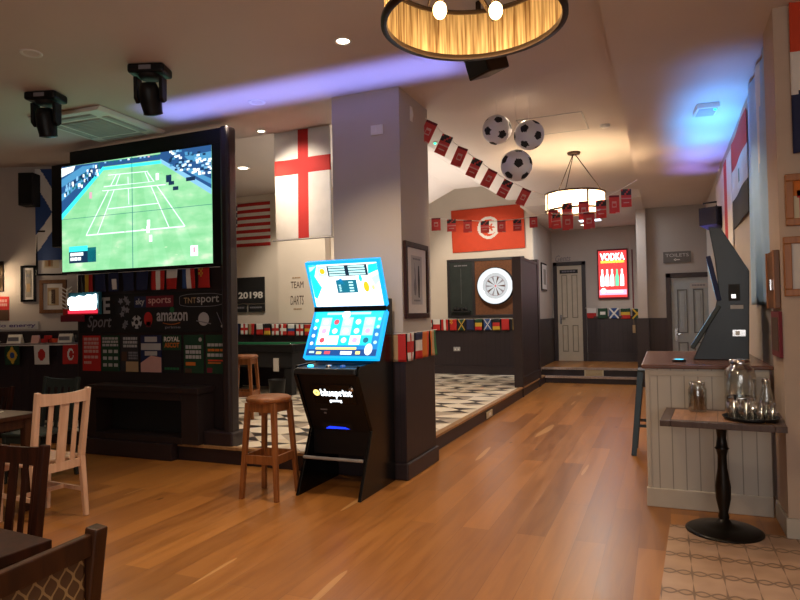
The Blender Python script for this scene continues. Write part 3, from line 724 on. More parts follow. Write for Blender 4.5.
# ------------------------------------------------------------------ low cabinet under the posters
be = thing('fireplace_bench', 'dark wooden bench with long open recess under the posters', 'bench', (-5.2, 5.395, 0))
m = MB().box(-.76, .80, -.27, 0, .70, .76, 'tv_wall_brown'); m.build('bench_top', be, .006)
m = MB().box(-.74, -.64, -.25, 0, .17, .70, 'tv_wall_brown').box(.56, .78, -.25, 0, .175, .70, 'tv_wall_brown').box(-.64, .56, -.25, 0, .62, .70, 'tv_wall_brown').box(-.64, .56, -.25, 0, .17, .24, 'tv_wall_brown').box(-.64, .56, -.02, 0, .24, .62, 'black_matte'); m.build('carcass', be, .004)
m = MB().box(-.82, .46, -.29, 0, 0, .17, 'dark_trim'); m.build('plinth', be, .006)
# ------------------------------------------------------------------ angled left wall: pictures, ledge, lamp
def wthing(name, label, cat, s, z, off=0.0, group=None): return thing(name, label, cat, lw(s, z, off), WRZ, None, group)
lg = wthing('wall_shelf', 'long grey wooden ledge running along the left wall', 'shelf', 0, 1.155)
MB().box(-3.3, 2.28, -.24, -.03, 0, .035, 'ledge_grey').build('shelf_board', lg, .004)
for s_ in (-2, -.6, .75, 2.0): MB().box(s_ - .02, s_ + .02, -.2, -.03, -.16, 0, 'dark_trim').build('bracket', lg)
def picture(label, s, z0, W, H, fm_, b, mount, inner, art):
    t = wthing('picture_frame', label, 'picture', s, z0)
    m = MB().box(-W / 2, W / 2, -.03, 0, 0, b, fm_).box(-W / 2, W / 2, -.03, 0, H - b, H, fm_).box(-W / 2, -W / 2 + b, -.03, 0, b, H - b, fm_).box(W / 2 - b, W / 2, -.03, 0, b, H - b, fm_); m.build('frame', t, .003)
    m = MB().box(-W / 2 + b, W / 2 - b, -.014, -.002, b, H - b, 'mount_white'); m.build('mount', t)
    q = W / 2 - b - mount; h0, h1 = b + mount, H - b - mount
    m = MB().box(-q, q, -.016, -.013, h0, h1, inner); a = Art(m, (-q, -.0165, h1), (2 * q, 0, 0), (0, 0, h0 - h1), (0, -1, 0)); art(a); m.build('print', t)
    return t
picture('black framed print with thick frame, leftmost on the left wall', .39, 1.735, .20, .48, 'gloss_black', .03, .03, 'paper_grey', lambda a: a.rect(.1, .15, .7, .25, 'c_grey').rect(.2, .5, .8, .8, 'c_tan'))
picture('dark framed print with an amber picture beside the video wall', .70, 2.08, .40, .60, 'gloss_black', .022, .075, 'c_cream', lambda a: a.rect(.1, .05, .6, .95, 'c_tan').rect(.3, .05, .45, .95, 'c_orange'))
picture('brown framed picture with white mount below the amber print', .72, 1.575, .36, .445, 'frame_brown', .05, .055, 'c_tan', lambda a: a.rect(.1, .2, .55, .95, 'c_cream').rect(.35, .1, .7, .9, 'c_brown'))
sp_ = wthing('wall_speaker', 'black box speaker high on the left wall by the blue white flag', 'loudspeaker', .47, 2.99)
MB().box(-.10, .10, -.2, -.03, 0, .43, 'black_matte').build('cabinet', sp_, .01); MB().box(-.085, .085, -.205, -.2, .02, .41, 'black_plastic').build('grille', sp_); MB().box(-.04, .04, -.03, 0, .15, .3, 'black_plastic').build('bracket', sp_)
sf = wthing('flag', 'blue and white saltire flag draped behind the video wall', 'flag', .50, 3.50, .045)
def scot(u, v):
    c = u + .12 * v
    return 'c_white' if abs(v * 1.15 - .05 - c * 1.0) < .13 or abs((1 - v) * 1.15 - .1 - c) < .13 else 'c_blue'
m = MB(); flag_mesh(m, .75, 1.22, 70, 100, scot, lambda u, v: .02 * math.sin(9 * u + v)); m.build('cloth', sf, solid=.002)
lp = wthing('wall_lamp', 'bronze wall lamp with two glowing bulbs at the left edge', 'lamp', .0, 1.88)
em('bulb', 'FFE2A8', 6)
MB().box(-.05, .05, -.03, 0, .0, .40, 'bronze').build('backplate', lp)
for z in (.08, .28):
    MB().tube([(0, -.03, z + .06), (0, -.14, z + .06)], .01, 'bronze', 8).lathe([(.005, .06), (.075, .055), (.08, .045), (.02, .03)], (0, -.14, z), 'bronze', 20).build('bulb_holder', lp)
    MB().sphere((0, -.14, z + .005), .035, 'bulb', 14, 10).build('bulb', lp)
    light('POINT', 'wall_lamp_glow', lw(0, 1.88 + z - .02, .2), 3.5, WARM, None, shadow_soft_size=.04)
rp = wthing('red_poster', 'small red poster with white top under the wall lamp', 'poster', .03, 1.49)
m = MB().box(-.12, .09, -.006, 0, 0, .32, 'c_red'); a = Art(m, (-.12, -.0065, .32), (.21, 0, 0), (0, 0, -.32), (0, -1, 0)); a.rect(0, .55, 1, 1, 'c_brown').blocks(.1, .12, .9, .45, 2, 'c_pale_pink', 3); m.build('poster_sheet', rp)
wt = wthing('wall_sign', 'long pale strip sign reading big hello energy above the ledge', 'sign', .1, 1.37)
m = MB().box(-.55, .42, -.012, -.0, 0, .105, 'c_silver'); m.build('board', wt)
m = MB(); Art(m, (-.55, -.0125, .105), (.97, 0, 0), (0, 0, -.105), (0, -1, 0)).text('big hello energy', .1, .25, .96, .85, 'c_purple', .02); m.build('lettering', wt)
for s_, kind, lab in ((.03, 'dish', 'small pale dish at the left end of the ledge'), (.29, 'card', 'white folded card standing on the ledge under the strip sign'), (.56, 'card2', 'pale pink card on the ledge above the Japan flag'),
                      (.74, 'fruit', 'orange-red heap of packets on the ledge beside the pink card'), (.96, 'card', 'white box standing on the ledge under the red board'), (1.13, 'jar', 'dark glass tumbler at the right end of the ledge')):
    t = wthing({'dish': 'dish', 'card': 'menu_card', 'card2': 'menu_card', 'fruit': 'packet_heap', 'jar': 'tumbler'}[kind], lab, {'dish': 'dish', 'card': 'card', 'card2': 'card', 'fruit': 'packets', 'jar': 'glass'}[kind], s_, 1.19, .14)
    if kind == 'dish': MB().lathe([(.001, 0), (.03, 0), (.06, .03), (.055, .03), (.03, .008), (.001, .008)], (0, 0, 0), 'white_plastic', 20).build('bowl', t)
    if kind == 'card': MB().prism([(-.045, 0), (.045, 0), (.004, .115), (-.004, .115)], -.09, .09, 'paper', 'yz').build('card', t); m = MB(); m.box(-.07, .07, -.047, -.044, .03, .08, 'c_grey').build('print', t)
    if kind == 'card2': MB().prism([(-.03, 0), (.03, 0), (.004, .10), (-.004, .10)], -.05, .05, 'c_pale_pink', 'yz').build('card', t)
    if kind == 'fruit':
        for k, (x, y, z, q) in enumerate(((-.06, 0, .028, .3), (.03, .02, .028, -.4), (.0, -.03, .07, .1), (.08, -.02, .028, .9))):
            p = MB().box(-.04, .04, -.03, .03, -.026, .026, 'c_orange_red' if k % 2 else 'c_red').build('packet', t, .006); p.location = (x, y, z); p.rotation_euler = (0, 0, q)
    if kind == 'jar': MB().lathe([(.001, 0), (.045, 0), (.05, .1), (.046, .1), (.042, .006), (.001, .006)], (0, 0, 0), 'c_charcoal', 20).build('body', t)
bunting('row of flags with Brazil and Japan hung along the front of the left ledge', [lw(-.6, 1.165, .245), lw(1.14, 1.165, .245)], ['england', 'scotland', None, 'brazil', None, 'japan', None, 'turkey'], .20, .25, .245, .19, res=20)
ns = thing('neon_sign', 'small glowing white and red bar sign at the banner\'s left corner', 'sign', (-6.17, 5.31, 1.56), 0)
em('neon_white', 'F4FFFF', 3.2); em('neon_red', 'E03048', .9)
m = MB().box(-.27, .22, -.01, .03, -.02, .24, 'c_teal').box(-.40, -.05, -.012, .03, -.10, -.02, 'c_maroon').box(-.36, .20, -.012, .03, -.02, .05, 'c_red'); m.build('backing', ns, .004)
m = MB(); a = Art(m, (-.26, -.03, .21), (.5, 0, 0), (0, 0, -.2), (0, -1, 0))
m.prism([(-.25, .17), (-.2, .19), (-.14, .18), (-.08, .20), (.0, .185), (.06, .21), (.14, .20), (.18, .215), (.19, .12), (.17, .035), (-.22, .035), (-.23, .09), (-.26, .10)], -.03, -.011, 'neon_white'); m.build('lit_letters', ns)
m = MB().box(-.2, .16, -.034, -.03, .095, .102, 'c_grey').box(-.26, .2, -.026, -.012, -.005, .03, 'neon_red'); m.build('lit_strip', ns)
lf = wthing('leaf_ornament', 'white feathery leaf ornament beside the glowing bar sign', 'ornament', .97, 1.57, .12)
m = MB().tube([(0, 0, 0), (-.02, 0, .15), (0, 0, .33)], .008, 'white_paint', 6)
for k in range(6):
    z = .05 + k * .05
    m.bar((-.01, 0, z), (-.085, -.01, z + .05), .014, .006, 'white_paint', (0, 1, 0)).bar((-.01, 0, z), (.065, -.01, z + .05), .014, .006, 'white_paint', (0, 1, 0))
m.build('leaf', lf); MB().box(-.015, .015, -.004, .12, .12, .15, 'white_plastic').build('hook', lf)
# ------------------------------------------------------------------ gaming terminals
em('ui_white', 'FFFFFF', 1.25); em('ui_cyan', '16C8E8', 1.15); em('ui_blue', '0880C8', 1.0); em('ui_deep', '0A4A90', .9); em('ui_edge', '00A0F0', 1.1); em('ui_pale', 'B8F0F4', 1.1); em('ui_teal', '087088', .9)
em('ui_pink', 'D8B0D8', 1.0); em('ui_yellow', 'F4C020', 1.0); em('ui_red', 'E05060', 1.0); em('ui_dark', '0C3046', .7); em('logo_white', 'F0F8FF', 2.2); em('slot_blue', '1030F0', 1.6); em('btn_cyan', '40D0FF', 1.8); em('ui_gold', 'FFE080', 1.3)
def slot_screen(mb, bl, br, tl, tr, upper, edge):
    """lit screen on a tilted quad"""
    bl, br, tl, tr = map(Vector, (bl, br, tl, tr)); ux = tr - tl; uz = bl - tl; n = uz.cross(ux).normalized()
    if n.y > 0: n = -n
    a = Art(mb, tl, ux, uz, n, .001)
    a.rect(0, 0, 1, 1, edge).up()
    if upper:
        a.rect(.035, .06, .965, .97, 'ui_white').up()
        a.poly([(.035, .06), (.16, .06), (.10, .3), (.17, .55), (.07, .8), (.04, .75)], 'ui_cyan').poly([(.965, .08), (.85, .10), (.83, .3), (.965, .22)], 'ui_cyan').poly([(.965, .3), (.86, .38), (.90, .55), (.965, .45)], 'ui_pale')
        a.up().poly([(.045, .1), (.15, .08), (.09, .16), (.045, .2)], 'ui_pale').rect(.16, .09, .28, .30, 'ui_yellow' if False else 'ui_pale').rect(.29, .09, .83, .32, 'ui_dark').up()
        for i in range(4):
            for j in range(2): a.rect(.31 + j * .27, .105 + i * .054, .53 + j * .27, .14 + i * .054, 'ui_pale')
        a.circ(.22, .2, .025, 'ui_yellow').rect(.38, .40, .66, .68, 'ui_teal').poly([(.38, .42), (.46, .36), (.5, .5), (.42, .5)], 'ui_blue').circ(.78, .56, .026, 'ui_yellow', 12, 1.8).circ(.72, .38, .016, 'ui_cyan', 10, 1.8).circ(.87, .58, .014, 'ui_gold', 10, 1.6)
        a.up()
        for i in range(4): a.rect(.55, .44 + i * .06, .61, .47 + i * .06, 'ui_pale').rect(.41, .5 + i * .04, .44, .52 + i * .04, 'ui_pale')
    else:
        a.rect(.03, .03, .97, .95, 'ui_blue').up().poly([(.03, .03), (.97, .03), (.95, .4), (.05, .4)], 'ui_cyan').rect(.12, .14, .88, .74, 'ui_cyan').rect(.03, .82, .97, .95, 'ui_deep').up()
        cols = ['ui_pale', 'ui_pale', 'ui_cyan', 'ui_cyan', 'ui_pale']
        for i in range(5):
            for j in range(3):
                m_ = 'ui_white' if (i, j) in ((0, 2), (1, 2), (3, 2), (0, 1)) else ('ui_pale' if (i * 2 + j * 3) % 4 in (0, 3) else 'ui_cyan')
                a.rect(.14 + i * .148, .16 + j * .19, .282 + i * .148, .345 + j * .19, m_)
        a.up()
        for i in range(5):
            for j in range(3):
                a.circ(.21 + i * .148, .255 + j * .19, .026, 'ui_red' if (i, j) in ((1, 0), (0, 2)) else 'ui_pink' if (i + j) % 4 == 1 else 'ui_teal' if (i, j) in ((3, 2), (4, 2)) else 'ui_white', 8, 1.0)
        a.rect(.2, .05, .48, .10, 'ui_pale').rect(.53, .05, .8, .10, 'ui_pale').circ(.47, .1, .04, 'ui_white')
        for k in range(4): a.circ(.075, .22 + k * .16, .016, 'ui_white', 10).circ(.93, .2 + k * .16, .016, 'ui_pale', 10)
        a.rect(.15, .78, .70, .825, 'ui_gold').rect(.07, .86, .14, .90, 'ui_pale').rect(.17, .87, .24, .92, 'ui_gold').rect(.28, .86, .36, .92, 'ui_red').rect(.5, .86, .65, .925, 'ui_white').rect(.7, .86, .76, .92, 'ui_gold').circ(.86, .82, .035, 'ui_white', 14, 1.5)
    return n
GX, GY = -2.545, 4.47
gm = thing('gaming_terminal', 'tall black gaming terminal with two glowing cyan screens against the pillar', 'gaming machine', (GX, GY, 0))
hw = .285
side = [(0, 0), (.05, 0), (.70, 0), (.70, 1.10), (.62, 1.80), (.55, 1.50), (.30, 1.08), (.02, 1.06), (.00, .98), (.26, .50), (.20, .36)]
for sg in (-1, 1):
    x = sg * hw
    m = MB().prism([(.0, 0), (.70, 0), (.70, 1.62), (.52, 1.62), (.36, 1.08), (.03, 1.07), (.0, .99), (.24, .52)], x - .014, x + .014, 'gloss_black', 'yz'); m.build('side_panel', gm, .004)
m = MB().prism([(.02, 1.00), (.06, 1.06), (.34, 1.06), (.68, 1.6), (.68, .30), (.26, .30), (.26, .50)], -hw + .014, hw - .014, 'black_plastic', 'yz'); m.build('cabinet', gm, .004)
m = MB().prism([(-.02, 1.0), (.36, 1.03), (.36, 1.075), (-.02, 1.05)], -hw + .005, hw - .005, 'dark_grey_metal', 'yz'); m.build('button_shelf', gm, .01)
for x, mt, r in ((-.17, 'btn_cyan', .026), (.0, 'chrome', .028), (.13, 'ui_deep', .024)):
    MB().lathe([(.001, .02), (r * .8, .018), (r, .008), (r, 0)], (x, .06, 1.056), mt, 18).build('button', gm)
m = MB().tube([(-hw + .01, .10, .30), (hw - .01, .10, .30)], .013, 'grey_plastic', 10); m.build('foot_rail', gm)
def front(z, off=.006): return .02 + (1.0 - z) * (.24 / .5) - off
def fpt(x, z, off=.006): return (x, front(z, off), z)
m = MB(); tl, tr, bl = Vector(fpt(-.16, .905)), Vector(fpt(.20, .905)), Vector(fpt(-.16, .755)); a = Art(m, tl, tr - tl, bl - tl, (0, -.9, -.43), .001)
a.rect(-.05, -.05, 1.05, 1.05, 'gloss_black').up().circ(.07, .42, .03, 'ui_gold', 18).up().text('blueprint', .18, .2, .98, .72, 'logo_white', .03).text('gaming', .36, .78, .68, .98, 'logo_white', .03).star(.07, .42, .015, 'ui_yellow')
m.build('lit_logo', gm, label='white lit lettering with a round gold badge')
m = MB(); tl, tr, bl = Vector(fpt(-.17, .575)), Vector(fpt(.12, .575)), Vector(fpt(-.17, .51)); a = Art(m, tl, tr - tl, bl - tl, (0, -.9, -.43), .001); a.rect(0, 0, 1, 1, 'black_matte').up().poly([(.1, .85), (.9, .8), (.75, .55), (.25, .5)], 'slot_blue'); m.build('payout_slot', gm, label='blue lit payout slot')
m = MB(); tl, tr, bl = Vector(fpt(-.14, .70)), Vector(fpt(-.06, .70)), Vector(fpt(-.14, .65)); a = Art(m, tl, tr - tl, bl - tl, (0, -.9, -.43), .001); a.rect(0, 0, .8, .25, 'c_grey').rect(.3, .6, .6, .9, 'c_grey'); m.build('coin_slot', gm)
m = MB().lathe([(.001, .02), (.02, .02), (.022, 0)], fpt(.2, .88), 'chrome', 14, axis='y'); m.build('lock', gm)
# folded pair of screens
sw, LB, LM, UT = .35, (.16, 1.12), (.37, 1.52), (.215, 1.935)
def slab(mb, a_, b_, t, m_):
    d = Vector((b_[0] - a_[0], b_[1] - a_[1])); nrm = Vector((-d.y, d.x)).normalized() * t
    if nrm.x < 0: nrm = -nrm
    return mb.prism([a_, b_, (b_[0] + nrm.x, b_[1] + nrm.y), (a_[0] + nrm.x, a_[1] + nrm.y)], -sw, sw, m_, 'yz')
lo = slab(MB(), LB, LM, .05, 'ui_edge').build('lower_screen', gm, .006); lo.location.x = .045
m = MB(); slot_screen(m, (-sw, LB[0], LB[1]), (sw, LB[0], LB[1]), (-sw, LM[0], LM[1]), (sw, LM[0], LM[1]), False, 'ui_edge'); m.build('display', lo)
um = (LM[0], LM[1] + .025)
up_ = slab(MB(), um, UT, .05, 'ui_edge').build('upper_screen', gm, .006); up_.location.x = .045
m = MB(); slot_screen(m, (-sw, um[0], um[1]), (sw, um[0], um[1]), (-sw, UT[0], UT[1]), (sw, UT[0], UT[1]), True, 'ui_edge'); m.build('display', up_)
MB().box(-sw + .05, sw + .04, .355, .43, 1.51, 1.553, 'black_plastic').build('hinge_bar', gm)
MB().prism([(.50, 1.2), (.68, 1.2), (.68, 1.75), (.45, 1.80)], -.2, .2, 'black_matte', 'yz').build('back_support', gm)
# terminal on the bar counter, seen from its side
def at_side(px, py, x0=0): pass
tr_ = thing('gaming_terminal', 'dark grey terminal standing side-on upon the wooden bar counter', 'gaming machine', (.40, 5.62, 1.064), math.radians(-4.5))
sd = [(-.20, 0), (.20, 0), (.22, .70), (.03, 1.05), (-.06, 1.07), (-.02, .80), (.0, .55), (-.04, .36)]
m = MB()
m.prism(sd, 0, .025, 'dark_grey_metal', 'xz'); m.build('side_panel', tr_, .006)
m = MB().prism(sd, .575, .60, 'dark_grey_metal', 'xz'); m.build('side_panel', tr_, .006)
m = MB().prism([(-.10, .01), (.19, .01), (.21, .69), (.03, 1.03), (-.03, 1.04), (.01, .8), (.02, .5), (-.02, .34)], .025, .575, 'black_plastic', 'xz'); m.build('cabinet', tr_)
def vscreen(name, a_, b_, t=.035):
    d = Vector((b_[0] - a_[0], 0, b_[1] - a_[1])); nrm = Vector((-d.z, 0, d.x)).normalized()
    if nrm.x > 0: nrm = -nrm
    q = nrm * t
    o = MB().prism([a_, b_, (b_[0] - q.x, b_[1] - q.z), (a_[0] - q.x, a_[1] - q.z)], -.02, .62, 'c_navy' if name == 'upper_screen' else 'dark_green_paint', 'xz').build(name, tr_, .006)
    m = MB(); tl = Vector((b_[0], .61, b_[1])); Art(m, tl, (0, -.62, 0), Vector((a_[0], .61, a_[1])) - tl, nrm, .001).rect(.03, .04, .97, .96, 'ui_blue').up().rect(.1, .2, .6, .5, 'ui_cyan').rect(.65, .2, .9, .8, 'ui_pale'); m.build('display', o)
vscreen('upper_screen', (-.015, .47), (-.085, .83)); vscreen('lower_screen', (-.22, .10), (-.015, .44))
MB().box(.07, .15, -.008, .004, .47, .60, 'black_matte').box(.09, .12, -.014, -.006, .49, .52, 'chrome').build('lock_plate', tr_)
MB().box(.08, .17, -.004, .002, .405, .435, 'c_silver').build('side_label', tr_)
MB().box(.09, .18, -.02, .002, .19, .24, 'chrome').box(.11, .14, -.024, -.018, .2, .23, 'white_plastic').build('side_socket', tr_)
# ------------------------------------------------------------------ bar counter
bc = thing('bar_counter', 'pale boarded bar counter end with a wooden worktop at the right', 'counter', (.255, 5.12, 0))
MB().box(-.405, .415, 0, .02, .14, 1.034, 'counter_boards').build('front_panel', bc)
MB().box(-.405, -.385, .02, 1.58, .0, 1.02, 'counter_boards').build('end_panel', bc)
MB().box(-.415, .415, -.012, .03, 0, .14, 'cream_paint').build('skirting', bc, .005)
MB().box(-.40, -.375, -.006, .03, .14, 1.02, 'cream_paint').box(-.40, .415, -.004, .02, .98, 1.02, 'cream_paint').build('corner_trim', bc, .003)
MB().box(-.43, .44, -.03, 1.62, 1.034, 1.064, 'counter_top').build('countertop', bc, .008)
cr = thing('payment_puck', 'small round black puck with a glowing cyan top on the counter', 'device', tuple(atz(679, 361.5, 1.065)))
MB().lathe([(.001, 0), (.05, 0), (.052, .012), (.04, .018), (.001, .018)], (0, 0, 0), 'black_plastic', 24).build('body', cr); MB().lathe([(.037, .0185), (.001, .0195)], (0, 0, 0), 'btn_cyan', 20).build('light', cr)
# ------------------------------------------------------------------ round based table with glasses
tb = thing('pedestal_table', 'small tan topped pedestal table with cast iron foot before the counter', 'table', (.325, 4.69, 0), math.radians(-4))
MB().box(-.29, .29, -.23, .23, .732, .760, 'table_tan').build('table_top', tb)
m = MB().box(-.355, -.29, -.295, .295, .722, .7605, 'table_rim').box(.29, .355, -.295, .295, .722, .7605, 'table_rim').box(-.29, .29, -.295, -.23, .722, .7605, 'table_rim').box(-.29, .29, .23, .295, .722, .7605, 'table_rim'); m.build('rim', tb, .003)
m = MB().box(-.02, -.017, -.23, .23, .7600, .7608, 'table_rim').box(.13, .133, -.23, .23, .7600, .7608, 'table_rim').box(-.15, -.147, -.23, .23, .76, .7608, 'table_rim'); m.build('board_joint', tb)
m = MB().lathe([(.001, .72), (.10, .72), (.10, .70), (.035, .69), (.028, .62), (.036, .56), (.045, .55), (.036, .54), (.028, .50), (.030, .42), (.048, .30), (.046, .22), (.028, .13), (.034, .10), (.028, .08)], (0, 0, 0), 'cast_iron', 28); m.build('column', tb)
m = MB().lathe([(.028, .09), (.05, .06), (.13, .042), (.21, .025), (.235, .012), (.235, .0045), (.001, .0045)], (0, 0, 0), 'cast_iron', 40); m.build('foot', tb)
TZ = .7612
ty = thing('round_tray', 'round dark tray of drinking glasses on the pedestal table', 'tray', (.49, 4.60, TZ))
MB().lathe([(.001, 0), (.15, 0), (.165, .022), (.158, .022), (.146, .008), (.001, .008)], (0, 0, 0), 'black_plastic', 40).build('tray', ty)
gl_m = None
def glass_at(x, y, lab, first=[]):
    if not first:
        t = thing('drinking_glass', lab, 'glass', (x, y, TZ + .0085), 0, None, 'glasses on the round tray')
        MB().lathe([(.001, 0), (.030, 0), (.036, .105), (.0335, .105), (.028, .012), (.001, .012)], (0, 0, 0), 'clear_glass', 24).build('tumbler', t)
        first.append(t)
    else: dup(first[0], (x, y, TZ + .0085), 0, lab)
for x, y, lab in ((-.108, -.03, 'clear glass at the tray edge nearest the brown jar'), (-.045, -.095, 'clear glass on the tray front, second from the left'), (.038, -.10, 'clear glass on the tray front, third from the left'),
                  (.104, -.055, 'clear glass at the right front of the round tray'), (.0, -.01, 'clear glass in the middle of the round tray'), (.085, .04, 'clear glass behind the rightmost one on the tray'), (-.06, .07, 'clear glass at the back of the tray beside the dispenser')):
    glass_at(.49 + x, 4.60 + y, lab)
dj = thing('drinks_dispenser', 'large clear glass jar dispenser with metal lid and tap behind the tray', 'dispenser', (.46, 4.865, TZ))
MB().lathe([(.001, .0), (.088, .0), (.097, .015), (.097, .26), (.085, .305), (.060, .325), (.060, .345), (.056, .345), (.056, .322), (.080, .30), (.091, .255), (.091, .02), (.001, .012)], (0, 0, 0), 'clear_glass', 36).build('jar', dj)
MB().lathe([(.064, .335), (.066, .36), (.05, .368), (.001, .37)], (0, 0, 0), 'chrome', 28).build('lid', dj)
MB().lathe([(.0975, .10), (.0985, .103), (.0985, .110), (.0975, .113)], (0, 0, 0), 'chrome', 36).build('band', dj)
MB().tube([(-.03, -.09, .1), (-.04, -.12, .1), (-.045, -.14, .075)], .011, 'chrome', 10).box(-.052, -.036, -.135, -.115, .11, .14, 'black_plastic').build('tap', dj)
dj2 = thing('water_jug', 'tall clear glass carafe half hidden behind the tray of glasses', 'carafe', (.612, 4.845, TZ))
MB().lathe([(.001, 0), (.042, 0), (.046, .06), (.036, .14), (.024, .19), (.03, .225), (.026, .225), (.020, .19), (.032, .138), (.041, .06), (.001, .008)], (0, 0, 0), 'clear_glass', 28).build('body', dj2)
MB().lathe([(.024, .215), (.024, .24), (.001, .242)], (0, 0, 0), 'chrome', 18).build('stopper', dj2)
sj = thing('straw_jar', 'small glass jar of brown straws on the table\'s left half', 'jar', (.195, 4.88, TZ))
MB().lathe([(.001, 0), (.055, 0), (.06, .01), (.06, .15), (.05, .175), (.052, .205), (.048, .205), (.045, .173), (.055, .148), (.055, .012), (.001, .008)], (0, 0, 0), 'clear_glass', 28).build('jar', sj)
m = MB(); rd = random.Random(5)
for k in range(30):
    q, r = rd.uniform(0, 6.28), rd.uniform(0, .042); m.tube([(r * math.cos(q), r * math.sin(q), .013), (r * math.cos(q + .3), r * math.sin(q + .3), rd.uniform(.11, .16))], .0042, 'brown_straw', 6)
m.build('straws', sj, kind='stuff')
# ------------------------------------------------------------------ stools
def stool_parts(t, h, wm, r=.187, sp=.165, tp_=.12):
    MB().lathe([(.001, h), (r - .02, h), (r, h - .012), (r, h - .035), (r - .012, h - .045), (.001, h - .045)], (0, 0, 0), wm, 36).build('seat', t)
    ft = [(sx, sy) for sx in (-1, 1) for sy in (-1, 1)]
    for sx, sy in ft: MB().bar((sx * sp, sy * sp, 0), (sx * tp_, sy * tp_, h - .045), .036, .036, wm, (0, 1, 0), .042, .042).build('leg', t, .004)
    MB().box(-tp_, tp_, -tp_ - .012, -tp_ + .012, h - .12, h - .045, wm).box(-tp_, tp_, tp_ - .012, tp_ + .012, h - .12, h - .045, wm).box(-tp_ - .012, -tp_ + .012, -tp_, tp_, h - .12, h - .045, wm).box(tp_ - .012, tp_ + .012, -tp_, tp_, h - .12, h - .045, wm).build('apron', t)
    z = .32; q = sp - (sp - tp_) * z / (h - .045)
    for a_, b_ in (((-q, -q), (q, -q)), ((q, -q), (q, q)), ((q, q), (-q, q)), ((-q, q), (-q, -q))):
        MB().bar((*a_, z), (*b_, z), .02, .07, wm).build('stretcher', t, .003)
st = thing('bar_stool', 'round wooden bar stool standing left of the gaming terminal', 'stool', (-3.055, 4.42, 0), math.radians(2), None, 'wooden bar stools')
stool_parts(st, .82, 'oak_stool')
dup(st, (-5.12, 6.85, .16), .3, 'wooden bar stool on the tiled platform behind the TV column')
ms = thing('bar_stool', 'blue-grey metal bar stool tucked beside the bar counter', 'stool', (-.125, 7.02, 0))
MB().box(-.15, .15, -.15, .15, .84, .865, 'blue_grey_metal').build('seat', ms, .012)
for sx in (-1, 1):
    for sy in (-1, 1): MB().bar((sx * .20, sy * .20, 0), (sx * .12, sy * .12, .84), .05, .04, 'blue_grey_metal', (0, 1, 0), .06, .05).build('leg', ms, .003)
for a_, b_ in (((-.175, -.175), (.175, -.175)), ((.175, -.175), (.175, .175)), ((.175, .175), (-.175, .175)), ((-.175, .175), (-.175, -.175))):
    MB().bar((*a_, .30), (*b_, .30), .012, .03, 'blue_grey_metal').build('stretcher', ms)
# ------------------------------------------------------------------ chairs; local frame: the sitter faces +Y, the backrest stands at y = 0
def slat_chair(t, wm, H=.95, W=.42, slats=((-.10, .035), (0, .07), (.10, .035)), D=.42, rake=.07, curve=.025):
    h = W / 2
    MB().box(-h, h, .02, D, .43, .46, wm).build('seat', t, .012)
    for sx in (-1, 1):
        m = MB().bar((sx * (h - .02), -.05, 0), (sx * (h - .02), .0, .45), .035, .035, wm, (0, 1, 0), .042, .042).bar((sx * (h - .02), .0, .45), (sx * (h - .012), -rake, H), .042, .042, wm, (0, 1, 0), .036, .036); m.build('rear_post', t, .006)
        MB().bar((sx * (h - .025), D - .02, 0), (sx * (h - .025), D - .03, .436), .03, .03, wm, (0, 1, 0), .042, .042).build('leg', t, .005)
    n = 8
    def rail(z0, z1, name):
        m = MB()
        for i in range(n):
            x0, x1 = -h + .02 + (W - .04) * i / n, -h + .02 + (W - .04) * (i + 1) / n
            f = lambda x: -rake * ((z0 + z1) / 2 - .45) / (H - .45) - curve * (1 - (x / h) ** 2)
            dz = lambda x: -.018 * (1 - (x / h) ** 2) if name == 'top_rail' else 0
            m.add([(x, f(x) + o, z + (dz(x) if z == z1 else 0)) for x in (x0, x1) for o in (-.011, .011) for z in (z0, z1)],
                  [(0, 1, 3, 2), (4, 6, 7, 5), (0, 4, 5, 1), (2, 3, 7, 6), (0, 2, 6, 4), (1, 5, 7, 3)], wm)
        return m.build(name, t, .0)
    rail(H - .10, H - .005, 'top_rail'); rail(.375, .435, 'lower_rail')
    f = lambda x, z: -rake * (z - .45) / (H - .45) - curve * (1 - (x / h) ** 2)
    for x, wd in slats: MB().bar((x, f(x, .42), .42), (x, f(x, H - .07), H - .07), wd, .012, wm, (0, 1, 0)).build('slat', t, .002)
    m = MB().bar((-h + .02, D - .025, .40), (h - .02, D - .025, .40), .02, .06, wm); m.build('apron', t)
    for sx in (-1, 1): MB().bar((sx * (h - .025), -.03, .20), (sx * (h - .025), D - .02, .20), .018, .03, wm).build('stretcher', t)
    MB().bar((-h + .025, .2, .20), (h - .025, .2, .20), .018, .03, wm).build('cross_stretcher', t)
wc = thing('dining_chair', 'pale cream slat-back wooden chair standing alone on the oak floor', 'chair', (-4.145, 3.315, 0), math.radians(86), None, 'slat back chairs at the left')
slat_chair(wc, 'pale_chair', .97, .42)
dc = thing('dining_chair', 'dark brown slat-back chair at the far side of the near table', 'chair', (-2.83, 1.97, 0), math.radians(181), None, 'slat back chairs at the left')
slat_chair(dc, 'dark_wood', .915, .46, ((-.16, .03), (-.08, .03), (0, .05), (.08, .03), (.16, .03)), .40, .05)
gc = thing('dining_chair', 'dark green-grey slat-back chair behind the pale cream chair', 'chair', (-5.43, 4.33, 0), math.radians(185), None, 'slat back chairs at the left')
slat_chair(gc, 'dark_green_paint', .93, .42, ((-.12, .04), (-.04, .04), (.04, .04), (.12, .04)))
lc = thing('dining_chair', 'low dark chair at the far left edge behind the back table', 'chair', (-5.96, 4.05, 0), math.radians(182), None, 'slat back chairs at the left')
slat_chair(lc, 'dark_wood', .86, .42)
uc = thing('dining_chair', 'mid brown chair with ogee patterned upholstered back, cut off in the near corner', 'chair', (-1.465, 1.01, 0), math.radians(94), None)
h = .255
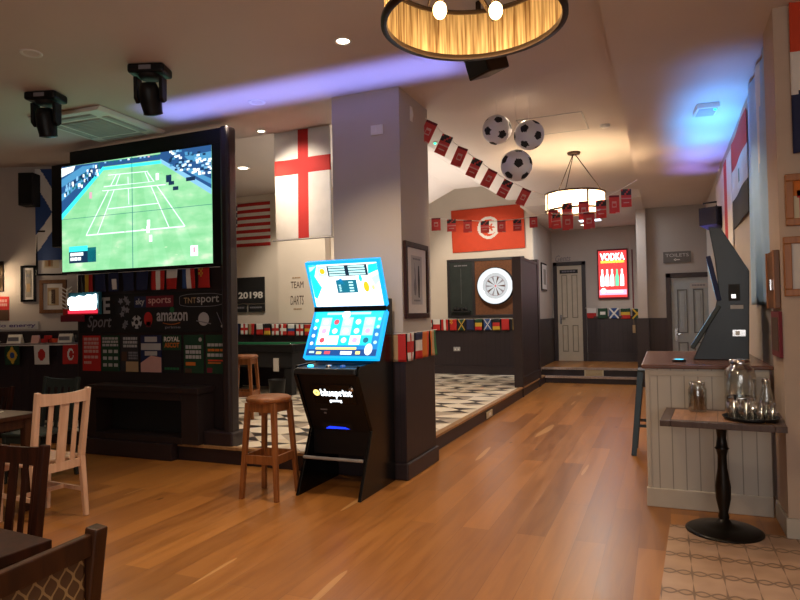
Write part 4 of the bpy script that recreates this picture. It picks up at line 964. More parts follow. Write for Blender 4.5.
for sx in (-1, 1):
    MB().bar((sx * (h - .02), -.04, 0), (sx * (h - .02), .0, .45), .04, .04, 'mid_dark_wood', (0, 1, 0)).bar((sx * (h - .02), 0, .45), (sx * (h - .016), -.06, .925), .044, .044, 'mid_dark_wood', (0, 1, 0), .042, .042).build('rear_post', uc, .006)
    MB().bar((sx * (h - .03), .40, 0), (sx * (h - .03), .39, .44), .032, .032, 'mid_dark_wood', (0, 1, 0), .042, .042).build('leg', uc, .005)
MB().box(-h, h, .01, .43, .41, .44, 'mid_dark_wood').build('seat_frame', uc, .008)
MB().box(-h + .015, h - .015, .015, .42, .44, .485, 'ogee_upholstery').build('seat_pad', uc, .02)
MB().bar((-h + .03, -.052, .882), (h - .03, -.052, .882), .026, .058, 'mid_dark_wood').build('top_rail', uc, .005)
MB().bar((-h + .03, -.012, .53), (h - .03, -.012, .53), .024, .05, 'mid_dark_wood').build('lower_rail', uc, .004)
bk = MB().box(-.018, .018, -h + .04, h - .04, .0, .325, 'ogee_upholstery').build('back_pad', uc, .012); bk.location = (0, -.03, .545); bk.rotation_euler = (0, math.radians(-0), math.radians(90))
bk.rotation_euler = Matrix.Rotation(math.radians(90), 3, 'Z').to_euler()
def bar_table(name, label, x0, x1, y0, y1, h_, wm, rz=0):
    t = thing(name, label, 'table', ((x0 + x1) / 2, (y0 + y1) / 2, 0), rz); a, b = (x1 - x0) / 2, (y1 - y0) / 2
    MB().box(-a, a, -b, b, h_ - .032, h_, wm).build('table_top', t, .004)
    MB().box(-a + .05, a - .05, -b + .05, -b + .07, h_ - .11, h_ - .032, wm).box(-a + .05, a - .05, b - .07, b - .05, h_ - .11, h_ - .032, wm).box(-a + .05, -a + .07, -b + .05, b - .05, h_ - .11, h_ - .032, wm).box(a - .07, a - .05, -b + .05, b - .05, h_ - .11, h_ - .032, wm).build('apron', t)
    for sx in (-1, 1):
        for sy in (-1, 1): MB().bar((sx * (a - .07), sy * (b - .07), 0), (sx * (a - .07), sy * (b - .07), h_ - .032), .05, .05, wm, (0, 1, 0), .06, .06).build('leg', t, .004)
    return t
bar_table('dining_table', 'dark wooden table in the near left corner, only its corner showing', -3.05, -1.90, .86, 1.52, .76, 'dark_wood', math.radians(-4))
bar_table('dining_table', 'brown wooden table at the left edge beyond the dark slat chair', -5.45, -4.57, 2.75, 3.50, .76, 'mid_dark_wood')
pp = thing('menu_card', 'small pale card lying on the back table at the left edge', 'card', (-4.93, 3.33, .761), .5)
MB().box(-.09, .09, -.05, .05, 0, .004, 'paper').build('card', pp)
# ------------------------------------------------------------------ pool area
pt = thing('pool_table', 'dark pool table with green baize on the tiled platform by the back wall', 'table', (-6.65, 9.42, .16))
MB().box(-.93, .93, -.47, .47, .76, .80, 'green_baize').build('playing_bed', pt)
m = MB().box(-1.0, 1.0, -.55, -.46, .72, .845, 'black_plastic').box(-1.0, 1.0, .46, .55, .72, .845, 'black_plastic').box(-1.0, -.92, -.46, .46, .72, .845, 'black_plastic').box(.92, 1.0, -.46, .46, .72, .845, 'black_plastic'); m.build('rail', pt, .01)
m = MB().box(-.93, .93, -.47, -.42, .80, .84, 'green_baize').box(-.93, .93, .42, .47, .80, .84, 'green_baize').box(-.93, -.88, -.42, .42, .80, .84, 'green_baize').box(.88, .93, -.42, .42, .80, .84, 'green_baize'); m.build('cushion', pt, .006)
MB().box(-.96, .96, -.51, .51, .46, .72, 'black_matte').build('cabinet', pt, .01)
for sx in (-1, 1):
    for sy in (-1, 1):
        MB().box(sx * .86 - .075, sx * .86 + .075, sy * .42 - .075, sy * .42 + .075, 0, .46, 'black_matte').build('leg', pt, .01)
        MB().lathe([(.045, .0), (.05, .006), (.03, .006), (.03, -.004)], (sx * .95, sy * .5, .846), 'chrome', 14).build('pocket_trim', pt)
m = MB().box(.60, .70, -.525, -.512, .40, .62, 'paper'); m.build('rules_card', pt, label='pale card hanging on the table side')
bn = thing('waste_bin', 'black bin standing in front of the pool table\'s right end', 'bin', (-5.75, 8.55, .16))
MB().lathe([(.001, 0), (.11, 0), (.14, .30), (.145, .31), (.13, .31), (.1, .02), (.001, .02)], (0, 0, 0), 'black_plastic', 28).build('body', bn)
us = thing('flag', 'red and white striped American flag flat on the back wall', 'flag', (-8.30, 10.28, 3.72))
def usf(u, v): return ('c_white' if (int(u * 33) + int(v * 26)) % 4 == 0 else 'c_navy') if (u < .4 and v < 7 / 13) else ('c_red' if int(v * 13) % 2 == 0 else 'c_white')
m = MB(); flag_mesh(m, 1.28, .86, 40, 26, usf, lambda u, v: .01 * math.sin(7 * u + 2 * v)); m.build('cloth', us, solid=.002)
ef = thing('flag', 'tall white England flag with red cross hanging beside the pillar', 'flag', (-4.045, 6.005, 3.80))
m = MB(); flag_mesh(m, .735, 1.47, 31, 60, lambda u, v: 'c_red' if abs(u - .53) < .095 or abs(v - .445) < .055 else 'c_white', lambda u, v: .018 + .016 * math.sin(5 * u + 1.5 * v)); m.build('cloth', ef, solid=.002)
MB().tube([(-.02, 0, -1.47), (.755, 0, -1.47)], .009, 'grey_plastic', 8).build('bottom_rod', ef)
sb = thing('score_sign', 'black wall sign showing white digits 20198 above two small panels', 'sign', tuple(aty(250, 312, 10.28)))
m = MB().box(-.44, .36, -.03, 0, .17, .68, 'black_matte').box(-.44, -.06, -.03, 0, 0, .145, 'black_matte').box(-.02, .36, -.03, 0, 0, .145, 'black_matte'); m.build('board', sb, .004)
m = MB(); a = Art(m, (-.44, -.0305, .68), (.80, 0, 0), (0, 0, -.51), (0, -1, 0)); a.text('20198', .24, .56, .96, .82, 'c_white', .03); m.build('digits', sb, label='white digits 20198')
m = MB(); a = Art(m, (-.44, -.0305, .145), (.80, 0, 0), (0, 0, -.145), (0, -1, 0)); a.blocks(.06, .3, .42, .6, 1, 'c_grey', 3).blocks(.58, .3, .95, .6, 1, 'c_grey', 4); m.build('small_print', sb)
ww = thing('wall_lettering', 'brown hand lettering TEAM DARTS on the bright wall pier', 'lettering', tuple(aty(297, 312, 10.118)))
m = MB(); a = Art(m, (-.18, -.002, .68), (.36, 0, 0), (0, 0, -.68), (0, -1, 0)); a.blocks(.25, .04, .75, .09, 1, 'c_tan', 2).text('TEAM', .15, .16, .92, .34, 'c_brown', 0).text('DARTS', .12, .55, .92, .80, 'c_brown', -.005, .15).blocks(.3, .90, .8, .95, 1, 'c_tan', 3); m.build('lettering', ww)
A0, A1 = aty(236, 322.5, 10.04), aty(330, 324.5, 10.04)
kk = ['denmark', 'navy', 'germany', 'france', 'navy', 'england', 'tan_red', 'black_gold' if False else 'poland', 'germany', 'england', 'denmark', 'russia', 'england', 'spain', 'italy', 'belgium']
bunting('long row of small national flags along the pool room dado', [A0 + Vector((-.9, 0, 0)), A1 + Vector((.0, 0, 0))], kk * 1 + ['red', 'navy'], .15, .215, .12, .178, res=8)
# ------------------------------------------------------------------ pillar
pc = thing('picture_frame', 'dark framed botanical print on the pillar\'s right face', 'picture', (-2.17, 5.56, 1.435), math.radians(90))
W_, H_ = .60, .71
m = MB().box(-W_ / 2, W_ / 2, -.028, 0, 0, .05, 'dark_wood').box(-W_ / 2, W_ / 2, -.028, 0, H_ - .05, H_, 'dark_wood').box(-W_ / 2, -W_ / 2 + .05, -.028, 0, .05, H_ - .05, 'dark_wood').box(W_ / 2 - .05, W_ / 2, -.028, 0, .05, H_ - .05, 'dark_wood'); m.build('frame', pc, .004)
MB().box(-W_ / 2 + .05, W_ / 2 - .05, -.012, -.001, .05, H_ - .05, 'mount_white').build('mount', pc)
m = MB().box(-.14, .14, -.0135, -.011, .13, H_ - .12, 'c_silver'); a = Art(m, (-.14, -.0138, H_ - .12), (.28, 0, 0), (0, 0, -(H_ - .25)), (0, -1, 0))
a.blocks(.15, .05, .85, .10, 1, 'c_grey', 2).poly([(.25, .8), (.2, .6), (.3, .45), (.28, .25), (.34, .25), (.4, .5), (.45, .65), (.38, .82)], 'c_grey').poly([(.62, .85), (.58, .5), (.62, .2), (.70, .2), (.76, .5), (.72, .86)], 'c_charcoal').line((.3, .25), (.3, .15), .008, 'c_grey').blocks(.2, .9, .8, .95, 1, 'c_grey', 4)
m.build('print', pc)
P1, P2, P3 = Vector((-2.30, 5.195, 1.300)), Vector((-2.130, 5.19, 1.305)), Vector((-2.130, 6.02, 1.315))
bunting('row of national flags wrapped round the pillar above its dark panelling', [P1, P2, P3], ['tan_red', 'england', 'france_h', 'orange_red', 'orange_green'], .15, .25, .015, .195, res=10)
sw_ = thing('wall_switch', 'small white double plate high on the pillar front', 'switch', tuple(aty(377, 130, 5.23)))
MB().box(-.06, .06, -.012, 0, -.045, .045, 'white_plastic').build('plate', sw_, .004); MB().box(-.045, -.005, -.016, -.012, -.025, .025, 'white_plastic').build('rocker', sw_); MB().box(.005, .045, -.016, -.012, -.025, .025, 'white_plastic').build('rocker', sw_)
pir = thing('motion_sensor', 'tiny white sensor high on the pillar\'s right face', 'sensor', tuple(atx(411, 114, -2.17)))
MB().sphere((0.0, 0, 0), .035, 'white_plastic', 14, 10, (.6, .8, 1.6)).build('body', pir)
MB().box(-.004, .004, -.03, .03, -.07, .07, 'white_plastic').build('backplate', pir)
# ------------------------------------------------------------------ darts corner
X0, X1, Z0, Z1 = -4.34, -2.66, 1.37, 2.63
dcb = thing('dart_cabinet', 'large dark framed darts backboard with a chalkboard panel at its left', 'cabinet', ((X0 + X1) / 2, 13.05, Z0))
a, H_ = (X1 - X0) / 2, Z1 - Z0
m = MB().box(-a, a, -.05, 0, H_ - .06, H_, 'partition_black').box(-a, a, -.05, 0, 0, .06, 'partition_black').box(-a, -a + .06, -.05, 0, .06, H_ - .06, 'partition_black').box(a - .06, a, -.05, 0, .06, H_ - .06, 'partition_black').box(-a + .56, -a + .62, -.05, 0, .06, H_ - .06, 'partition_black'); m.build('frame', dcb, .006)
m = MB().box(-a + .06, -a + .56, -.035, 0, .06, H_ - .06, 'chalk'); q = Art(m, (-a + .06, -.0355, H_ - .06), (.5, 0, 0), (0, 0, -(H_ - .12)), (0, -1, 0)); q.blocks(.2, .06, .8, .09, 1, 'c_grey', 2).line((.5, .12), (.5, .8), .004, 'c_grey'); m.build('chalkboard', dcb)
MB().box(-a + .62, a - .06, -.035, 0, .06, H_ - .06, 'cork').build('backboard', dcb)
m = MB().box(-a + .1, -a + .52, -.13, -.035, .12, .15, 'black_matte')
for k, x in enumerate((-.66, -.58, -.5, -.42)): m.sphere((x, -.085, .19), .042, 'black_matte', 10, 8)
m.build('dart_holder', dcb, label='shelf with dark rounded holders')
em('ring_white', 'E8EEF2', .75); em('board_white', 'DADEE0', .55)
dp = aty(496, 286, 12.99)
db = thing('dartboard', 'round white lit dartboard in a glowing silver surround', 'dartboard', (dp.x, 12.998, dp.z))
m = MB().lathe([(.395, 0), (.395, .10), (.375, .11), (.30, .085), (.27, .085), (.27, 0)], (0, 0, 0), 'chrome', 56, axis='y', mats=['black_plastic', 'black_plastic', 'ring_white', 'ring_white', 'chrome']); m.build('surround', db)
m = MB(); a_ = Art(m, (-.27, -.05, .27), (.54, 0, 0), (0, 0, -.54), (0, -1, 0), .002); a_.circ(.5, .5, .268, 'board_white', 48).up()
m.lathe([(.27, 0), (.27, .05)], (0, 0, 0), 'black_plastic', 40, axis='y')
for k in range(20):
    t0 = k * math.pi / 10 - .157
    def pr(r, t): return (.5 + r / .54 * math.sin(t), .5 - r / .54 * math.cos(t))
    a_.poly([pr(.20, t0), pr(.20, t0 + .314), pr(.21, t0 + .314), pr(.21, t0)], 'c_maroon' if k % 2 else 'c_grey')
    if k % 2: a_.poly([pr(.02, t0 + .157), pr(.195, t0 + .05), pr(.195, t0 + .264)], 'c_brown' if k % 4 == 1 else 'c_grey')
a_.circ(.5, .5, .018, 'c_red', 12)
m.build('board_face', db)
m = MB().tube([(.268 * math.cos(q * .1571), -.053, .268 * math.sin(q * .1571)) for q in range(40)], .004, 'chrome', 6, True); m.build('number_ring', db)
light('POINT', 'dartboard_glow', (dp.x, 12.75, dp.z), 3, (1, .97, .92), None, shadow_soft_size=.25)
tf = thing('flag', 'large orange-red Tunisian flag with white crescent above the dartboard', 'flag', tuple(aty(451, 211, 13.02)), 0, (0, math.radians(-1.0), 0))
def tunisia(u, v):
    x, y = (u - .515) * 1.58, (v - .47) * .9
    R = math.hypot(x, y)
    if R < .235:
        if R > .175: return 'c_white'
        if math.hypot(x - .05, y) < .135:
            q = math.atan2(y, x - .05) * 5; r = math.hypot(x - .05, y)
            return 'c_orange_red' if r < .055 + .03 * math.cos(q) else 'c_white'
        return 'c_white' if False else 'c_orange_red'
    return 'c_orange_red'
m = MB(); flag_mesh(m, 1.58, .92, 96, 60, tunisia, lambda u, v: .014 * math.sin(7 * u - 4 * v) * (.3 + v)); m.build('cloth', tf, solid=.002)
A0, A1 = aty(429, 319.5, 12.97), aty(515, 318.5, 12.97)
bunting('row of small national flags under the darts cabinet', [A0 + Vector((-.5, 0, 0)), A1], [None, None, 'denmark', 'black_gold' if False else 'poland', 'peru', 'china', 'black_gold', 'navy', 'green_gold', 'scotland', 'germany', 'red', 'belgium'], .16, .24, .02, .19, res=9)
sk = thing('wall_socket', 'small silver double socket low on the darts wall panelling', 'socket', tuple(aty(457, 349, 13.02)))
MB().box(-.075, .075, -.012, 0, -.045, .045, 'grey_plastic').build('plate', sk, .003); MB().box(-.05, -.02, -.016, -.012, -.02, .01, 'white_plastic').build('rocker', sk); MB().box(.02, .05, -.016, -.012, -.02, .01, 'white_plastic').build('rocker', sk)
rs = thing('wall_socket', 'pale socket plate in the dark riser of the tiled platform', 'socket', tuple(atx(489, 414, -2.295)), math.radians(90))
MB().box(-.15, .15, -.012, 0, -.045, .045, 'counter_top' if False else 'c_cream').build('plate', rs, .003); MB().box(-.05, .05, -.016, -.012, -.02, .02, 'white_plastic').build('rocker', rs)
rv = thing('floor_vent', 'pale square vent plate in the upper corridor step', 'vent', tuple(aty(594, 373, 13.503)))
MB().box(-.19, .19, -.012, 0, -.08, .075, 'c_cream').build('plate', rv, .003)
m = MB()
for k in range(5): m.box(-.16, .16, -.016, -.012, -.06 + k * .026, -.05 + k * .026, 'c_tan')
m.build('slat', rv)
# red bunting strings crossing the middle of the room
pA = [aty(*q) for q in ((425.5, 118, 5.85), (447, 137, 6.3), (468, 153, 6.75), (487, 167, 7.15), (505, 179, 7.5), (524, 188, 7.8), (545, 196, 8.02))]
def plen(q): return sum((b - a).length for a, b in zip(q, q[1:]))
bunting('steep string of red flags running from the pillar to the ring chandelier', pA, ['redad', 'darkad'] * 3 + ['redad'], .12, .215, .03, plen(pA) / 7.1, res=18, tilt=1.0, face=.15, lean=.28)
pB = [aty(*q) for q in ((429, 218, 6.15), (455, 220, 6.6), (490, 221.5, 7.1), (520, 219, 7.55), (546, 213, 7.9))]
pB = [Vector((-2.2, 5.975, pB[0].z + .01))] + pB
pB2 = [aty(*q) for q in ((546, 213, 7.9), (553, 205, 7.9), (575, 202, 7.86), (600, 200, 7.9), (618, 191, 8.1), (637, 180, 8.25))]
bunting('long thin string of small red flags sagging across the Tunisian flag', pB, ['redad', 'darkad'] * 3 + ['redad'], .095, .135, .22, (plen(pB) - .2) / 7.1, res=18, seed=4, face=.25)
bunting('string of red flags passing the far chandelier and ending at the bulkhead', pB2, (['redad', 'darkad'] * 9)[:int(plen(pB2) / .2)], .12, .22, .04, .2, res=18, seed=6, face=.3)
pC = [Vector((-1.375, 8.26, 2.775))] + [aty(*q) for q in ((553, 214, 7.78), (575, 214, 7.74), (600, 210, 7.77))] + [Vector((-.72, 8.24, 2.775))]
bunting('short second string of red flags doubled below the far chandelier', pC, ['darkad', 'redad', 'redad'], .13, .20, .38, .25, res=18, seed=8, face=.3)
# ------------------------------------------------------------------ balloons
def ico_dirs():
    g = (1 + 5 ** .5) / 2
    return [Vector(v).normalized() for a_ in (-1, 1) for b_ in (-g, g) for v in ((0, a_, b_), (a_, b_, 0), (b_, 0, a_))]
DIRS = ico_dirs()
def ball_mesh(r):
    mb = MB(); n = 96; k = 64
    vs = [(r * math.sin(math.pi * j / k) * math.cos(2 * math.pi * i / n), r * math.sin(math.pi * j / k) * math.sin(2 * math.pi * i / n), r * math.cos(math.pi * j / k)) for j in range(k + 1) for i in range(n)]
    bl, wh = [], []
    for j in range(k):
        for i in range(n):
            f = (j * n + i, (j + 1) * n + i, (j + 1) * n + (i + 1) % n, j * n + (i + 1) % n)
            c = sum((Vector(vs[q]) for q in f), Vector()).normalized()
            best = max(DIRS, key=lambda d: d.dot(c)); nb = sorted(DIRS, key=lambda d: -d.dot(best))[1:6]
            ins = max((c - best * c.dot(best)).dot((q - best * q.dot(best)).normalized()) for q in nb) < .255
            (bl if ins else wh).append(f)
    mb.add(vs, wh, 'balloon_white', True); mb._again(bl, 'c_black', True, len(vs))
    return mb
plain('balloon_white', 'DADADE', .3, var=.02)
b0 = None
for (px, py, y, lab, rot) in ((497, 130, 6.0, 'football balloon hanging leftmost of the three by the ceiling', (.5, .3, .2)), (529, 135, 6.0, 'football balloon hanging rightmost of the three by the ceiling', (1.3, .1, .9)), (516.5, 165.5, 5.66, 'football balloon hanging lowest of the three above the red flags', (2.2, .7, .4))):
    p = aty(px, py, y)
    t = thing('football_balloon', lab, 'balloon', p, 0, None, 'football balloons under the ceiling')
    q = ball_mesh(.142).build('ball', t) if b0 is None else bpy.data.objects.new('ball', b0.data)
    if b0 is not None: C.objects.link(q); q.parent = t
    b0 = q; q.rotation_euler = rot
    MB().tube([(0, 0, .14), (0, 0, CZ - p.z)], .0015, 'c_white', 5).build('string', t)
# ------------------------------------------------------------------ ring chandeliers
em('glow_shade', 'FFE9B8', 2.4); em('warm_bulb', 'FFD890', 7)
def gauze(name, c, st):
    m, nt, b = new_mat(name)
    no = N(nt, 'ShaderNodeTexNoise'); no.inputs['Scale'].default_value = 1; no.inputs['Detail'].default_value = 4
    nt.links.new(coords(nt, (70, 70, 3)), no.inputs['Vector'])
    c1 = ramp(nt, no.outputs[0], ((.36, 'F0DCC0' if st else '7A5830'), (.66, 'FFF4E4' if st else 'E4C48C')))
    nt.links.new(c1, b.inputs['Base Color']); b.inputs['Roughness'].default_value = .28; b.inputs['Metallic'].default_value = 0 if st else .6
    tr = N(nt, 'ShaderNodeBsdfTranslucent'); nt.links.new(c1, tr.inputs[0])
    ms = N(nt, 'ShaderNodeMixShader'); ms.inputs[0].default_value = .7 if st else .45
    nt.links.new(b.outputs[0], ms.inputs[1]); nt.links.new(tr.outputs[0], ms.inputs[2])
    nt.links.new(ms.outputs[0], nt.nodes['Material Output'].inputs[0])
gauze('gauze_shade', 'D8B47C', 0); gauze('gauze_lit', 'F4E4CC', 1)  # second copy is paler, the far lamp's brightness put into its colour
def chandelier(name, label, p, R_, hgt, zc, power, bulbs, out_m, in_m):
    t = thing(name, label, 'chandelier', p, 0)
    n = 64
    def ring(r0, r1, z0, z1, m_): return MB().lathe([(r0, z0), (r1, z0), (r1, z1), (r0, z1), (r0, z0)], (0, 0, 0), m_, n)
    ring(R_ - .012, R_ + .012, 0, .022, 'bronze').build('lower_ring', t); ring(R_ - .012, R_ + .012, hgt - .02, hgt, 'bronze').build('upper_ring', t)
    MB().lathe([(R_ - .004, .02), (R_ - .004, hgt - .02)], (0, 0, 0), out_m, n).build('shade', t)
    if in_m: MB().lathe([(R_ - .008, .02), (R_ - .008, hgt - .02)], (0, 0, 0), in_m, n).build('shade_lining', t)
    for k in range(4 if p[1] > 5 else 0):
        a_ = k * math.pi / 2 + .55
        MB().box(-.012, .012, -.004, .008, 0, hgt, 'bronze').build('upright', t).location = (0, 0, 0)
        o = t.children[-1]; o.rotation_euler = (0, 0, a_); o.location = (R_ * math.sin(a_) * 1.0, -R_ * math.cos(a_) * 1.0, 0)
    zt = zc - p[2]
    for k in range(3):
        a_ = k * 2 * math.pi / 3 + .35
        MB().tube([(R_ * math.cos(a_), R_ * math.sin(a_), hgt - .01), (.02 * math.cos(a_), .02 * math.sin(a_), zt - .03)], .006, 'bronze', 6).build('hanging_chain', t)
    MB().lathe([(.001, zt - .03), (.075, zt - .03), (.085, zt - .012), (.085, zt), (.001, zt)], (0, 0, 0), 'bronze', 28).build('ceiling_rose', t)
    MB().bar((-R_ + .01, 0, hgt * .74), (R_ - .01, 0, hgt * .74), .018, .012, 'bronze').bar((0, -R_ + .01, hgt * .74), (0, R_ - .01, hgt * .74), .018, .012, 'bronze').build('cross_bar', t)
    for k in range(bulbs):
        a_ = k * 2 * math.pi / bulbs + 1.235
        x, y = .17 * math.cos(a_), .17 * math.sin(a_)
        s_ = MB().lathe([(.001, .03), (.016, .03), (.018, -.02), (.001, -.02)], (x, y, hgt * .74), 'bronze', 14).build('lamp_holder', t)
        MB().sphere((x, y, hgt * .74 - .055), .03, 'warm_bulb', 14, 12, (1, 1, 1.25)).build('bulb', t)
        light('POINT', 'chandelier_glow', (p[0] + x, p[1] + y, p[2] + hgt * .74 - .12), power, (1, .74, .44), None, shadow_soft_size=.05)
    return t
chandelier('ring_chandelier', 'near gauze drum chandelier with glowing bulbs at the top edge', (-.69, 2.47, 2.655), .365, .23, CZ, 5.5, 4, 'gauze_shade', None)
chandelier('ring_chandelier', 'far glowing drum chandelier hung with red flags', (-1.04, 8.42, 2.765), .375, .24, CZ, 15, 4, 'gauze_lit', None)
# ------------------------------------------------------------------ ceiling fittings
em('lamp_on', 'FFF0D0', 9); plain('lens_off', 'C8C0B8', .3, var=.02)
def downlight(x, y, z, on, lab, r=.05):
    t = thing('downlight', lab, 'ceiling light', (x, y, z), 0)
    MB().lathe([(r * 1.35, 0), (r * 1.3, -.008), (r, -.006), (r * .9, -.001), (r * .9, 0)], (0, 0, 0), 'white_plastic', 28).build('bezel', t)
    MB().lathe([(r * .9, -.002), (.001, -.003)], (0, 0, 0), 'lamp_on' if on else 'lens_off', 24).build('lens', t)
q = atz(343, 41, CZ); downlight(q.x, q.y, CZ, True, 'lit downlight in the ceiling left of the near chandelier', .052)
q = atz(257, 102, CZ); downlight(q.x, q.y, CZ, False, 'unlit downlight in the blue lit ceiling band', .06)
q = atz(31, 53, CZ); downlight(q.x, q.y, CZ, False, 'unlit downlight at the upper left above the moving heads', .06)
downlight(-4.08, 5.83, CZ, True, 'small lit downlight at the beam edge above the England flag', .04)
q = atz(243, 168, 3.86); downlight(q.x, q.y, 3.86, True, 'bright lit downlight over the pool table between column and England flag', .085)
q = atz(583, 225, 3.40); downlight(q.x, q.y, 3.40, True, 'tiny lit downlight in the corridor ceiling beside the panel light', .05)
q = atz(605, 125, CZ); dt = thing('smoke_detector', 'faint white disc on the ceiling right of the access hatch', 'detector', (q.x, q.y, CZ))
MB().lathe([(.05, 0), (.05, -.018), (.035, -.03), (.001, -.032)], (0, 0, 0), 'white_plastic', 24).build('body', dt); MB().lathe([(.052, 0), (.06, -.004), (.06, 0)], (0, 0, 0), 'white_plastic', 24).build('base', dt)
em('panel_white', 'DCEEFF', 2.6)
q = atz(590, 219.5, 3.40); pl = thing('panel_light', 'bright rectangular panel light in the corridor ceiling', 'ceiling light', (q.x, q.y, 3.40))
MB().box(-.24, .24, -.16, .16, -.02, 0, 'white_plastic').build('frame', pl); MB().box(-.215, .215, -.135, .135, -.023, -.02, 'panel_white').build('diffuser', pl)
ac = thing('air_conditioner', 'square white ceiling air conditioner cassette above the video wall', 'air conditioner', (-5.43, 4.86, CZ - .004), math.radians(3))
MB().prism([(-.47, 0), (.47, 0), (.43, -.04), (-.43, -.04)], -.46, .46, 'white_plastic').build('surround', ac, .01)
m = MB().box(-.25, .25, -.25, .25, -.048, -.040, 'grey_plastic')
for k in range(12): m.box(-.24, .24, -.235 + k * .041, -.222 + k * .041, -.052, -.048, 'c_silver')
m.build('intake_grille', ac)
for k in range(4):
    o = MB().box(-.27, .27, -.385, -.30, -.045, -.039, 'c_silver').box(-.25, .25, -.37, -.355, -.05, -.045, 'grey_plastic').build('louvre', ac); o.rotation_euler = (0, 0, k * math.pi / 2)
def moving_head(lab, x, y, tilt, pan, first=[]):
    t = thing('stage_light', lab, 'stage light', (x, y, CZ), pan, None, 'moving head lights on the ceiling')
    MB().box(-.15, .15, -.10, .10, -.075, 0, 'black_plastic').build('base', t, .02)
    MB().lathe([(.09, -.075), (.08, -.10), (.001, -.10)], (0, 0, 0), 'black_matte', 24).build('turntable', t)
    for sx in (-1, 1): MB().prism([(-.05, -.09), (.05, -.09), (.045, -.27), (0, -.30), (-.045, -.27)], sx * .105 - .015, sx * .105 + .015, 'black_plastic', 'yz').build('yoke_arm', t, .005)
    hd = MB().lathe([(.001, .12), (.06, .115), (.082, .06), (.086, -.03), (.075, -.12), (.078, -.135), (.060, -.14), (.001, -.13)], (0, 0, 0), 'black_plastic', 24).build('lamp_head', t)
    hd.location = (0, 0, -.25); hd.rotation_euler = (tilt, 0, 0)
    ln = MB().lathe([(.06, -.1405), (.03, -.146), (.001, -.148)], (0, 0, 0), 'gloss_black', 20).build('lens', hd)
    MB().box(-.05, .05, -.102, -.098, -.055, -.02, 'c_grey').build('display', t)
q = atz(46, 94, CZ); moving_head('black moving head stage light on the ceiling at far left', q.x, q.y, math.radians(14), .3)
q = atz(150, 67, CZ); moving_head('black moving head stage light right of the first, above the television', q.x, q.y, math.radians(24), .35)
ht = thing('ceiling_hatch', 'square access hatch with dark outline in the middle ceiling', 'hatch', (-1.08, 7.05, CZ))
MB().box(-.33, .33, -.33, .33, -.004, 0, 'ceiling_paint').build('panel', ht)
MB().box(-.345, .345, .33, .345, -.006, 0, 'grey_plastic').box(-.345, .345, -.345, -.33, -.006, 0, 'grey_plastic').box(-.345, -.33, -.33, .33, -.006, 0, 'grey_plastic').box(.33, .345, -.33, .33, -.006, 0, 'grey_plastic').build('frame', ht)
em('green_led', '20F0A0', 3)
q = atz(706, 107, 3.42); el = thing('emergency_light', 'grey emergency light box with green indicator on the blue lit ceiling', 'emergency light', (q.x, q.y, 3.42), .1)
MB().box(-.10, .10, -.14, .14, -.05, 0, 'white_plastic').build('body', el, .008); MB().box(-.08, .08, -.12, .12, -.056, -.05, 'c_silver').build('diffuser', el); MB().sphere((.06, -.1, -.058), .012, 'green_led', 10, 8).build('indicator', el)
gp = atz(435, 142, CZ); gi = thing('emergency_light', 'tiny green indicator lamp on the ceiling beside the pillar', 'emergency light', (gp.x, gp.y, CZ))
MB().lathe([(.03, 0), (.028, -.01), (.001, -.012)], (0, 0, 0), 'white_plastic', 18).build('body', gi); MB().sphere((0, 0, -.016), .016, 'green_led', 10, 8).build('indicator', gi)
q = aty(492, 38, 3.9); bx = thing('ceiling_speaker', 'dark brown box speaker hung behind the near chandelier', 'loudspeaker', (-1.07, 4.05, 3.22), math.radians(-35), (math.radians(20), 0, math.radians(-35)))
MB().box(-.11, .11, -.09, .09, -.16, .16, 'bronze').build('cabinet', bx, .01); MB().box(-.095, .095, -.096, -.09, -.145, .145, 'black_matte').build('grille', bx); MB().bar((0, .02, .15), (0, .1, .36), .03, .02, 'bronze').build('bracket', bx)
# ------------------------------------------------------------------ corridor
em('box_red', 'E03030', 1.0); em('box_white', 'FFFFFF', 1.8); em('box_yellow', 'F8D040', 1.3); em('box_pink', 'F0A8C8', 1.2); em('box_green', '60D0A0', 1.1)
c0, c1 = aty(597, 250, 15.38), aty(629, 298.5, 15.38); LW, LH = c1.x - c0.x, c0.z - c1.z
lb = thing('lightbox', 'glowing red drinks lightbox with white bottles on the corridor wall', 'lightbox', ((c0.x + c1.x) / 2, 15.395, c1.z))
MB().box(-LW / 2, LW / 2, -.07, 0, 0, LH, 'c_maroon').build('case', lb, .008)
m = MB(); a = Art(m, (-LW / 2 + .03, -.0705, LH - .04), (LW - .06, 0, 0), (0, 0, -LH + .08), (0, -1, 0), .002)
a.rect(0, 0, 1, 1, 'box_red').up().text('VODKA', .06, .05, .94, .21, 'box_white', .04).blocks(.08, .21, .92, .285, 1, 'box_yellow', 4, .92).rect(.02, .84, .98, .95, 'box_pink').circ(.16, .86, .06, 'box_white').up().rect(.3, .86, .85, .90, 'box_white')
for k in range(5):
    x = .13 + k * .175; mt = ['box_white', 'box_white', 'box_white', 'box_green', 'box_white'][k]
    a.poly([(x - .065, .76), (x + .065, .76), (x + .065, .56), (x + .03, .49), (x + .03, .40), (x - .03, .40), (x - .03, .49), (x - .065, .56)], mt)
m.build('lit_panel', lb)
bunting('short row of small flags on the corridor end wall under the lightbox', [aty(585, 308, 15.34), aty(640, 308.5, 15.34)], ['poland', 'saudi', 'scotland', 'green_gold', 'black_gold'], .21, .24, .04, .25, res=14)
kd = thing('hanging_key_tag', 'narrow tan tag hanging on the corridor panelling', 'tag', tuple(aty(634, 325, 15.36)))
MB().box(-.03, .03, -.012, 0, -.18, .0, 'c_tan').build('tag', kd); MB().tube([(0, -.006, 0), (0, -.006, .25)], .003, 'c_tan', 5).build('cord', kd)
gt = thing('wall_lettering', 'small dark cursive lettering above the cream corridor door', 'lettering', tuple(aty(563, 259, 15.398)))
